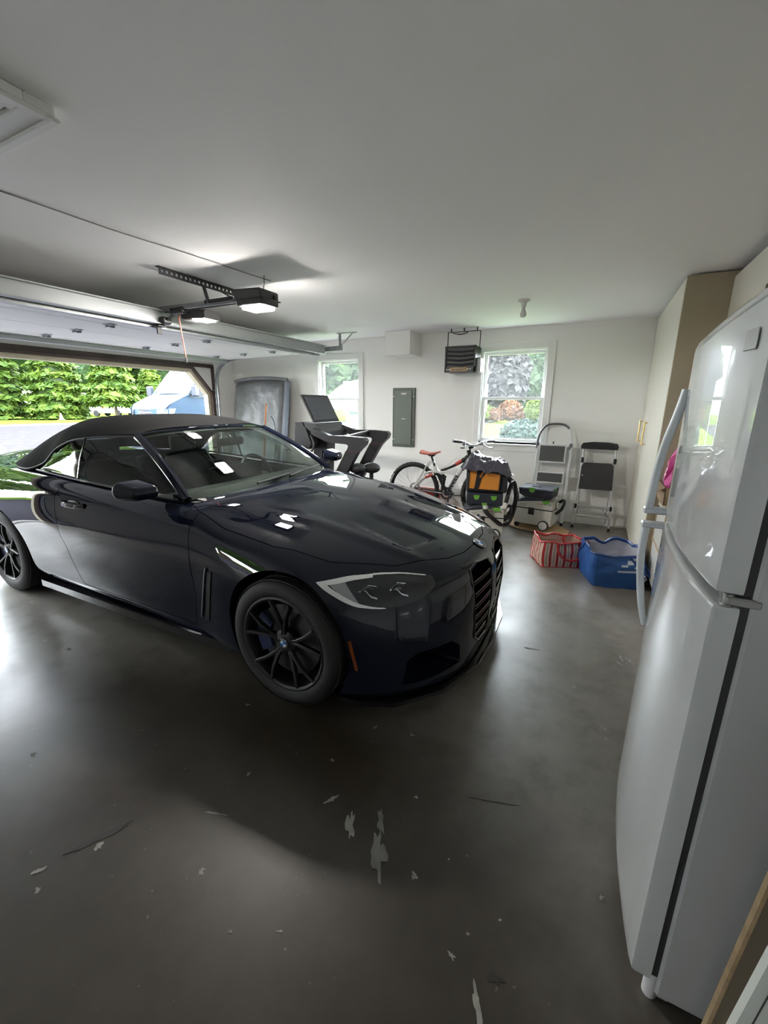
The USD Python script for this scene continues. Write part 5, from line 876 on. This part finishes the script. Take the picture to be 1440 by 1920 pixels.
# dust extractors
def extractor(label, x, y, rz, z=0.0):
    t = thing('dust_extractor', label, 'vacuum cleaner', (x, y, z), rz)
    obj('tub', hull([(a, b, c) for a in (-.215, .215) for b in (-.16, .16) for c in (.06, .22)]+[(a, b, .245) for a in (-.222, .222) for b in (-.165, .165)]), FGREY, t, False)
    obj('seam', bx(-.222, .222, -.166, .166, .246, .258, .003), BLK, t, False)
    hd = obj('head', hull([(a, b, c) for a, b, c in [(-.222, -.166, .259), (.222, -.166, .259), (-.222, .166, .259), (.222, .166, .259), (-.215, -.16, .30), (-.215, .16, .30), (-.10, -.16, .352), (-.10, .16, .352), (.215, -.16, .355), (.215, .16, .355)]]), FGREY, t, False)
    obj('head_band', hull([(-.225, b, .315) for b in (-.162, .162)]+[(-.13, b, .356) for b in (-.162, .162)]+[(-.225, b, .328) for b in (-.15, .15)]+[(-.10, b, .385) for b in (-.15, .15)]+[(.10, b, .365) for b in (-.162, .162)]+[(.10, b, .385) for b in (-.15, .15)]), NAVYP, hd, False)
    obj('latch_plate', bx(-.055, .015, -.172, -.158, .18, .266, .004), BLK, t, False); obj('air_vent', bx(-.18, -.09, -.1685, -.16, .283, .289), M('vent_shade', (.30, .29, .26), .6), hd, False); obj('air_vent', bx(-.165, -.08, -.1685, -.16, .300, .305), M('vent_shade', ()), hd, False)
    for k, (a, c) in enumerate(((.045, 'mark_orange'), (.085, 'mark_orange'), (.12, 'mark_grey'), (.175, 'mark_grey'))): obj('printed_mark', bx(a, a+.022, -.168, -.158, .318, .328), M(c, (.45, .16, .05) if k < 2 else (.2, .2, .18), .6), hd, False)
    obj('green_switch', hull([(.105, -.172, .352), (.18, -.172, .352), (.115, -.17, .328), (.17, -.17, .328), (.105, -.14, .366), (.18, -.14, .366)]), GREEN, hd, False)
    for s in (-1, 1):
        wq = obj('wheel', mv(lathe([(0, -.012), (.045, -.012), (.058, -.008), (.062, 0), (.058, .012), (.045, .018), (0, .018)], 28), (.135, s*.172, .066), (90, 0, 0)), BLK, t); obj('wheel_cap', mv(lathe([(0, 0), (.049, 0), (.049, .004), (.040, .008), (0, .008)], 28), (.135, s*(.172+(.018 if s > 0 else .014)), .066), (90 if s < 0 else -90, 0, 0)), M('wheel_cap_pale', (.62, .62, .60), .4), wq)
        obj('caster', [cyl((-.19, s*.13-.014, .03), (-.19, s*.13+.014, .03), .03, 16), rbox(-.185, s*.13, .058, .05, .05, .03, .01)], BLK, t)
    obj('hose_cord', tube([(.22, .06, .30), (.30, .02, .36), (.30, -.02, .28), (.235, -.06, .20)], .018, 8, smooth=5), BLK, t); obj('power_socket', rbox(.245, -.02, .30, .03, .06, .07, .01), M('wheel_cap_pale', ()), t)
    return t
cs = thing('cardboard_sheet', 'flat tan sheet of plywood on the floor under the dust extractor', 'sheet', (-.56, 5.36, 0)); obj('sheet', prism([(-.46, -.02), (-.10, -.24), (.40, -.30), (.43, -.10), (.10, .34), (-.24, .36)], .018, None, .012), M('plywood_tan', (.46, .31, .18), .7, noise=(3, .12)), cs, False); obj('batten', bx(-.28, -.22, -.10, .30, 0, .012), TANW, cs, False); obj('batten', bx(.24, .30, -.20, .10, 0, .012), TANW, cs, False)
e1 = extractor('grey dust extractor with white side wheel standing on the plywood sheet', -.53, 5.29, -9, .031)
tb = thing('tool_case', 'black tool case with a green latch lying on the dust extractor on the plywood', 'tool case', (-.53, 5.29, .031+.387), -9)
obj('case', hull([(a, b, c) for a, b, c in [(-.185, -.15, .035), (.19, -.15, .0), (-.12, -.15, 0), (-.12, .15, 0), (-.185, .15, .035), (.19, .15, 0), (-.19, -.15, .092), (-.19, .15, .092), (.20, -.15, .086), (.20, .15, .086)]]), NAVYP, tb, False); obj('lid', bx(-.195, .20, -.155, .155, .092, .112, .006), M('case_lid_grey', (.13, .14, .17), .35), tb, False)
obj('latch', hull([(-.075, -.158, .118), (.005, -.158, .118), (-.065, -.158, .07), (-.005, -.158, .07), (-.035, -.158, .056), (-.075, -.148, .118), (.005, -.148, .118), (-.035, -.148, .056)]), GREEN, tb, False); obj('handle', bx(-.07, .04, -.05, -.01, .112, .118, .002), BLK, tb, False); obj('latch', hull([(.203, -.05, .118), (.203, .02, .118), (.205, -.015, .06), (.195, -.05, .118), (.195, .02, .118), (.195, -.015, .06)]), GREEN, tb, False)
e2 = extractor('grey dust extractor with a hose, half hidden behind the front of the car', -1.06, 4.74, 14)
sy = thing('tool_box', 'dark blue grey tool box with green latches on the second dust extractor', 'tool box', (-1.06, 4.74, .387), 14)
obj('case', rbox(0, 0, .075, .40, .30, .148, .014), NAVYP, sy)
for x in (-.09, .10): obj('latch', hull([(x-.035, -.152, .115), (x+.035, -.152, .115), (x+.026, -.152, .075), (x-.026, -.152, .075), (x, -.152, .06), (x-.035, -.144, .115), (x+.035, -.144, .115), (x, -.144, .06)]), GREEN, sy, False)
obj('latch', hull([(-.03, -.153, .03), (.03, -.153, .03), (.024, -.153, -.0), (-.024, -.153, 0), (-.03, -.146, .03), (.03, -.146, .03), (.0, -.146, .0)]), GREEN, sy, False)
tg = thing('tool_tote', 'black tote bag with an orange panel standing on the dark tool box', 'bag', (-1.055, 4.745, .537), 14)
obj('bag', hull(np.vstack([trimesh.creation.icosphere(1, .03).vertices+p for p in [(-.19, -.14, .03), (.20, -.14, .03), (-.19, .13, .03), (.20, .13, .03), (-.19, -.13, .26), (.20, -.13, .25), (-.19, .12, .26), (.20, .12, .24)]])), M('tote_black', (.020, .022, .030), .75, bump=(70, .3, .004)), tg)
op_ = obj('orange_panel', prism([(-.19, .045), (.135, .035), (.145, .215), (-.185, .25)], .008, XZ(-.166)), M('tote_orange', (.72, .28, .04), .6), tg, False)
obj('panel_frame', [bar([(-.195, -.177, .035), (.14, -.177, .025), (.142, -.177, .025)], .012, .014), bar([(-.195, -.177, .035), (-.19, -.177, .26), (-.19, -.177, .261)], .012, .014, (1, 0, 0)), bar([(.142, -.177, .03), (.150, -.177, .225), (.150, -.177, .226)], .012, .014, (1, 0, 0)), bar([(-.19, -.177, .255), (.15, -.177, .222), (.151, -.177, .222)], .012, .014)], BLK, tg)
obj('strap', [prism(Polygon([(-.13, .03), (-.085, .03), (-.055, .16), (.02, .27), (-.02, .28), (-.10, .26)]).difference(Polygon([(-.085, .17), (-.05, .245), (-.03, .245), (-.06, .17)])), .006, XZ(-.174))], BLK, tg, False)
rg2 = np.random.default_rng(5); A, Bv = np.meshgrid(np.linspace(-1, 1, 26), np.linspace(-1, 1, 22), indexing='ij'); hgt = .105*np.exp(-((A+.50)**2/.10+(Bv+.1)**2/.5))+.050*np.exp(-((A-.25)**2/.2+Bv**2/.5))+.10*(meshkit.fbm(np.stack([A*4+3, Bv*4, A*0], -1), 3)-.5)
P = np.stack([A*.265*(1-.06*Bv), Bv*.215, hgt-.10*sst(np.maximum(abs(A), abs(Bv)), .70, 1.0)], -1)
fm = obj('plastic_film', mv(sheet(P, .004), (-1.045, 4.745, .868), (0, 4, 14)), M('dark_film', (.060, .055, .080), .16, specular_ior_level=.9, bump=(16, .8, .03)), None, 50); tag(fm, 'crumpled shiny dark plastic bag lying on top of the orange tote', 'plastic bag')
hs = thing('vacuum_hose', 'black ribbed vacuum hose looped at the right side of the orange tote', 'hose')
obj('hose', tube([(-.80, 4.66, .42), (-.775, 4.74, .60), (-.755, 4.86, .62), (-.73, 4.90, .42), (-.76, 4.80, .20), (-.82, 4.66, .17), (-.88, 4.55, .24), (-.97, 4.52, .32), (-.99, 4.535, .36)], .021, 10, smooth=8), M('hose_black', (.024, .020, .024), .5), hs)
rib = []; hpth = CubicSpline(np.arange(9), np.array([(-.80, 4.66, .42), (-.775, 4.74, .60), (-.755, 4.86, .62), (-.73, 4.90, .42), (-.76, 4.80, .20), (-.82, 4.66, .17), (-.88, 4.55, .24), (-.97, 4.52, .32), (-.99, 4.535, .36)]))
for t_ in np.linspace(.1, 7.9, 110):
    p, d = hpth(t_), hpth(t_, 1); d /= np.linalg.norm(d); rib.append(cyl(p-d*.003, p+d*.003, .024, 8))
obj('rib', cat(rib), M('hose_black', ()), hs, False, kind='stuff'); obj('nozzle', [tube([(-.99, 4.535, .36), (-1.0, 4.545, .40)], .03, 12), tube([(-.80, 4.66, .42), (-.81, 4.62, .36)], .028, 12)], M('tool_box_grey', ()), hs)
# step ladders
s1 = thing('step_ladder', 'white step ladder with grey treads and an arched grey handrail', 'step ladder', (0, 0, 0)); LWT = M('ladder_white', (.66, .67, .67), .35); TRD = M('tread_grey', (.085, .088, .09), .65); LGR = M('rail_dark_grey', (.10, .105, .115), .45)
lean = lambda z: 5.56+.18*min(z, 1.3)/1.3
def rail(x0, x1, z0, z1, n=2): return [(x0+(x1-x0)*t, lean(z0+(z1-z0)*t), z0+(z1-z0)*t) for t in np.linspace(0, 1, n)]
for a, b in ((-.655, -.628), (-.245, -.235)): obj('rail', bar(rail(a, b, .02, 1.0), .028, .045, (0, 1, 0)), LWT, s1, False); obj('foot', rbox(a, lean(0)-.005, .02, .035, .06, .04, .01), BLK, s1)
obj('handrail', tube([(-.632, lean(.9), .92), (-.640, lean(1.0), 1.05), (-.610, lean(1.15), 1.17), (-.545, lean(1.25), 1.245), (-.45, lean(1.27), 1.262), (-.345, lean(1.25), 1.252), (-.285, lean(1.2), 1.205)], .0135, 10, smooth=5), LGR, s1); obj('handrail_post', tube([(-.285, lean(1.2), 1.205), (-.250, lean(1.1), 1.10), (-.242, lean(.9), .90)], .0135, 10, smooth=5), LWT, s1)
for x in (-.636, -.243): obj('clamp', rbox(x, lean(1.0)-.005, .99, .036, .04, .075, .008), LGR, s1)
for z0, z1, xa, xb in ((.785, 1.012, -.615, -.292), (.528, .672, -.612, -.283)):
    f = lambda z: lean(z)-.030
    tr_ = obj('tread_frame', hull([(x, f(z)+o, z) for x in (xa, xb) for z in (z0, z1) for o in (0, .022)]), LWT, s1, False); obj('tread', hull([(x, f(z)-.004+o, z) for x in (xa+.018, xb-.018) for z in (z0+.018, z1-.018) for o in (0, .006)]), TRD, tr_, False)
obj('back_leg', [bar([(x, 5.655, .03), (x, 5.76, .98)], .02, .03, (0, 1, 0)) for x in (-.60, -.28)], LWT, s1, False); obj('tread_pin', cyl((-.45, lean(1.0)-.02, 1.02), (-.45, lean(1.0)-.02, 1.045), .008, 8), BLK, s1)
s2 = thing('folding_step_stool', 'aluminium step stool with a black top bar and one black tread panel', 'step stool'); ALU = M('aluminium', (.62, .62, .62), .35, .5)
for a, b in ((-.118, -.092), (.288, .255)):
    obj('rail', bar(rail(a, b, .03, .97), .022, .03, (0, 1, 0)), ALU, s2, False); obj('foot', rbox(a, lean(0), .02, .03, .05, .04, .01), BLK, s2); obj('clamp', rbox(a+(b-a)*.87, lean(.84)-.002, .84, .03, .04, .065, .006), BLK, s2)
obj('top_bar', hull([(x, lean(1)+o, z) for x, z in ((-.125, .975), (-.128, 1.015), (-.11, 1.045), (.0, 1.060), (.16, 1.060), (.262, 1.045), (.277, 1.015), (.272, .975), (.07, .992)) for o in (-.035, .02)]), BLK, s2, False)
pn = obj('tread_panel', hull([(x, lean(z)-.022+o, z) for x, z in ((-.098, .492), (-.094, .77), (-.07, .812), (.225, .815), (.25, .785), (.268, .497)) for o in (-.016, .008)]), M('panel_black', (.035, .034, .036), .5), s2, False); obj('panel_bolt', cyl((-.075, lean(.65)-.045, .66), (-.075, lean(.65)-.035, .66), .009, 10), ALU, pn)
for z, h in ((.275, .035), (.155, .026)): obj('crossbar', bar([(-.108, lean(z), z), (.282, lean(z), z)], .02, h), ALU, s2, False)
for x in (-.108, .282): obj('bracket', rbox(x, lean(.27)-.01, .275, .026, .035, .055, .006), BLK, s2)
obj('brace', [bar([(-.07, lean(.25), .262), (-.10, lean(.15), .17)], .004, .010, (0, 1, 0)), bar([(.19, lean(.26), .26), (.265, lean(.16), .168)], .004, .010, (0, 1, 0))], DARKM, s2)
obj('back_leg', [bar([(x, 5.66, .03), (x, 5.755, .9)], .018, .022, (0, 1, 0)) for x in (-.085, .245)], ALU, s2, False)
# shopping bags
def bag_mesh(w, d, h, seed, slump, taper=.06, n=72, k=18, z0=.004):
    rg_ = np.random.default_rng(seed); per = []
    pts = Polygon([(-w/2, -d/2), (w/2, -d/2), (w/2, d/2), (-w/2, d/2)]).buffer(-.03).buffer(.03).exterior; L = pts.length
    S = np.linspace(0, 1, n+1); base = np.array([pts.interpolate(s*L).coords[0] for s in S]); R = []
    for q in np.linspace(0, 1, k):
        th = np.arctan2(base[:, 1]/d, base[:, 0]/w); wv = meshkit.fbm(np.stack([np.cos(th)*1.6+seed, np.sin(th)*1.6, np.full(n+1, q*2.2)], -1), 3)-.5
        sc_ = 1+taper*math.sin(q*PI*.9)-.05*q+.20*wv; top = h*(1+slump*np.cos(th-.6)*.5+.30*(meshkit.fbm(np.stack([np.cos(th)*2+seed*3, np.sin(th)*2, np.zeros(n+1)], -1), 2)-.5))
        R.append(np.stack([base[:, 0]*sc_, base[:, 1]*sc_, z0+q*top], -1))
    P = np.array(R); P[:, -1] = P[:, 0]; return P, S*L
def stripe_material():
    n = {'u': ('uvmap', {'attribute': 'st'}), 's': ('separate_xyz', {}), 'm': ('math', {'math_type': 'multiply', 'value2': 15.5}), 'f': ('math', {'math_type': 'fraction'}),
        'r': ('rgb_ramp', {'interpolate': False, 'ramp': [(0, (.42, .02, .025)), (.33, (.66, .52, .42)), (.62, (.06, .10, .06)), (.69, (.66, .52, .42)), (1, (.66, .52, .42))]}), 'p': ('principled_bsdf', {'roughness': .42})}
    return usdkit.material(stage, '/World/Looks/bag_stripes', n, [('u.UV', 's.vector'), ('s.x', 'm.value1'), ('m.value', 'f.value1'), ('f.value', 'r.fac'), ('r.color', 'p.base_color')], surface='p.BSDF')
rb = thing('striped_bag', 'open shopping bag with red and white stripes on the floor left of the blue bag', 'bag', (-.185, 4.22, 0), 24)
P, S = bag_mesh(.44, .36, .235, 3, -.10, .05); m = grid(P); uv = np.stack([np.tile(S, P.shape[0]), np.repeat(np.linspace(0, 1, P.shape[0]), P.shape[1])], -1)
g_ = usdkit.mesh(stage, path_for('bag_wall', rb), m, stripe_material(), True, uv); g_.CreateDoubleSidedAttr(True)
RIM = M('bag_red_trim', (.50, .035, .04), .45); obj('rim', tube(P[-1][:-1], .009, 6, True), RIM, rb); obj('bottom', prism(Polygon(P[0][:-1, :2]).buffer(.003), .006, None, .001), RIM, rb)
obj('lining', sheet(P[2:-1]*[.975, .975, .985], .003), M('bag_lining', (.50, .38, .30), .6), rb, 50)
for a in (38, 60):
    i = int(a); c = P[8][i]; obj('handle', tube([P[-1][i-6]+[0, 0, -.01], P[-1][i-5]*[1.07, 1.07, .6], P[6][i-2]*[1.08, 1.08, 1], P[6][i+3]*[1.08, 1.08, 1], P[-1][i+6]*[1.06, 1.06, .65], P[-1][i+7]+[0, 0, -.01]], .011, 6, smooth=5), RIM, rb)
bb = thing('blue_bag', 'open blue shopping bag with a pale lining on the floor beside the cabinet', 'bag', (.255, 3.985, 0), 14)
P, S = bag_mesh(.40, .46, .285, 8, .02, .07); BLU = M('bag_blue', (.022, .105, .35), .38, bump=(18, .35, .012)); BLU2 = M('bag_blue_dark', (.018, .06, .24), .4)
obj('bag_wall', sheet(P, .003), BLU, bb, 50); obj('rim', tube(P[-1][:-1], .010, 6, True), BLU2, bb); obj('bottom', prism(Polygon(P[0][:-1, :2]).buffer(.003), .006, None, .001), BLU2, bb); obj('lining', sheet(P[2:-1]*[.97, .97, .985], .003), M('bag_lining_pale', (.50, .50, .56), .6), bb, 50)
an = np.degrees(np.arctan2(P[8, :-1, 1], P[8, :-1, 0])); i0 = int(np.argmin(abs(an+72))); sl_ = lambda k0, k1, i, j, o=1.014: sheet(np.array([[P[k, (i0+m) % 72]*[o, o, 1] for m in range(i, j)] for k in range(k0, k1)]), .001)
obj('printed_emblem', [sl_(13, 16, -1, 2), sl_(12, 14, 1, 4), sl_(9, 11, -2, 5), sl_(11, 13, -2, 0), sl_(15, 17, -2, -0)], M('bag_print_white', (.60, .66, .72), .5), bb, 50)
obj('handle_slot', tube(np.array([P[k, (i0+m) % 72] for k, m in ((6, -5), (8, -4), (6, -3), (4, -4))])*[1.02, 1.02, 1], .007, 6, True), M('slot_pale', (.55, .60, .62), .5), bb)
for i in (20, 56): obj('handle', tube([P[-1][i-5], P[-1][i-3]*[1.09, 1.09, .72], P[9][i]*[1.10, 1.10, .9], P[-1][i+3]*[1.09, 1.09, .72], P[-1][i+5]], .009, 6, smooth=5), BLU2, bb)
# paint marks and flecks on the floor (thin dried paint, each where it lies)
PW = M('dried_paint_white', (.30, .295, .27), .7, noise=(30, .25)); PP = M('dried_paint_grey', (.19, .192, .18), .65, noise=(20, .2)); DRK = M('oil_spot', (.035, .030, .028), .4)
def splat(x, y, sx, sy, rz, m, seed, kind_='paint_mark'):
    r = np.random.default_rng(seed); a = np.linspace(0, 2*PI, 27)[:-1]; nz = r.normal(0, 1, 26); k = np.clip(1+.55*(np.roll(nz, 1)+2*nz+np.roll(nz, -1))/4+.08*r.normal(0, 1, 26), .4, 1.6)*(1-.35*np.cos(a)*r.uniform(-1, 1)); P = np.stack([sx*np.cos(a)*k, sy*np.sin(a)*k], -1); c, s = math.cos(rz), math.sin(rz); P = P @ np.array([[c, s], [-s, c]])+[x, y]
    p = Polygon(P).buffer(0); p = max(p.geoms, key=lambda q: q.area) if hasattr(p, 'geoms') else p
    obj(kind_, prism(p, .0011, None, .0002), m, FL, False)
MARKS = [(-0.631, 1.004, 0.052, 0.0156, -1.13, 0), (-0.54, 1.064, 0.0508, 0.0099, -1.06, 1), (-0.496, 0.966, 0.0617, 0.0202, -1.03, 1), (-0.755, 1.06, 0.0272, 0.0063, 0.87, 0), (-0.103, 0.762, 0.0308, 0.0084, -1.2, 0), (-0.069, 0.819, 0.0185, 0.0101, 0.06, 2), (-1.378, 0.546, 0.0109, 0.013, -2.05, 0), (-1.476, 0.408, 0.0145, 0.0079, 1.25, 0), (-0.997, 0.653, 0.0083, 0.008, 2.64, 0), (-1.408, 0.38, 0.0085, 0.0102, 0.15, 0), (-2.04, 0.651, 0.0098, 0.0117, 1.65, 0), (-2.802, 1.173, 0.0141, 0.0167, 1.65, 0), (-3.031, 1.161, 0.0143, 0.0121, 1.23, 0), (-1.126, 1.003, 0.0066, 0.0078, -0.09, 0), (-1.12, 0.814, 0.0333, 0.0025, 0.3, 0), (-0.459, 1.22, 0.0062, 0.0074, -0.41, 0), (-0.357, 0.954, 0.0102, 0.007, -0.24, 0), (-0.188, 0.814, 0.0121, 0.0052, -0.39, 0), (-0.084, 0.96, 0.004, 0.0048, -0.35, 0), (0.188, 1.163, 0.0049, 0.0059, -0.22, 0), (0.209, 1.952, 0.01, 0.0089, -0.31, 0), (0.214, 1.889, 0.0087, 0.0074, -0.4, 0), (0.064, 2.224, 0.0086, 0.0102, -0.38, 0), (-0.274, 1.055, 0.003, 0.0036, -0.37, 0), (0.304, 2.645, 0.0351, 0.0082, -1.26, 0), (0.344, 2.647, 0.0288, 0.0081, -0.96, 0), (0.291, 2.583, 0.0183, 0.0064, -0.67, 0), (-0.187, 2.503, 0.0335, 0.0068, 0.09, 0), (-0.784, 0.576, 0.004, 0.0039, 0.12, 0), (-0.654, 0.642, 0.0084, 0.0023, 0.39, 0), (-3.748, 1.403, 0.0245, 0.0103, 0.08, 0), (-3.899, 1.336, 0.0191, 0.0103, -0.04, 0), (-0.775, 1.469, 0.0106, 0.0051, 1.2, 0), (-0.6, 1.506, 0.0083, 0.0062, -0.49, 0), (-1.435, 1.31, 0.0107, 0.0055, 0.08, 0), (-0.16, 0.884, 0.0041, 0.0039, 0.13, 0), (-0.85, 1.218, 0.006, 0.0058, -0.04, 0), (-1.399, 0.579, 0.0756, 0.0095, -2.04, 2), (-0.156, 1.346, 0.0737, 0.0021, 0.28, 2)]
for k, (x, y, sx, sy, rz, m) in enumerate(MARKS): splat(x, y, sx, sy, rz, (PW, PP, DRK)[m], 200+k, 'oil_spot' if m == 2 else 'paint_mark')
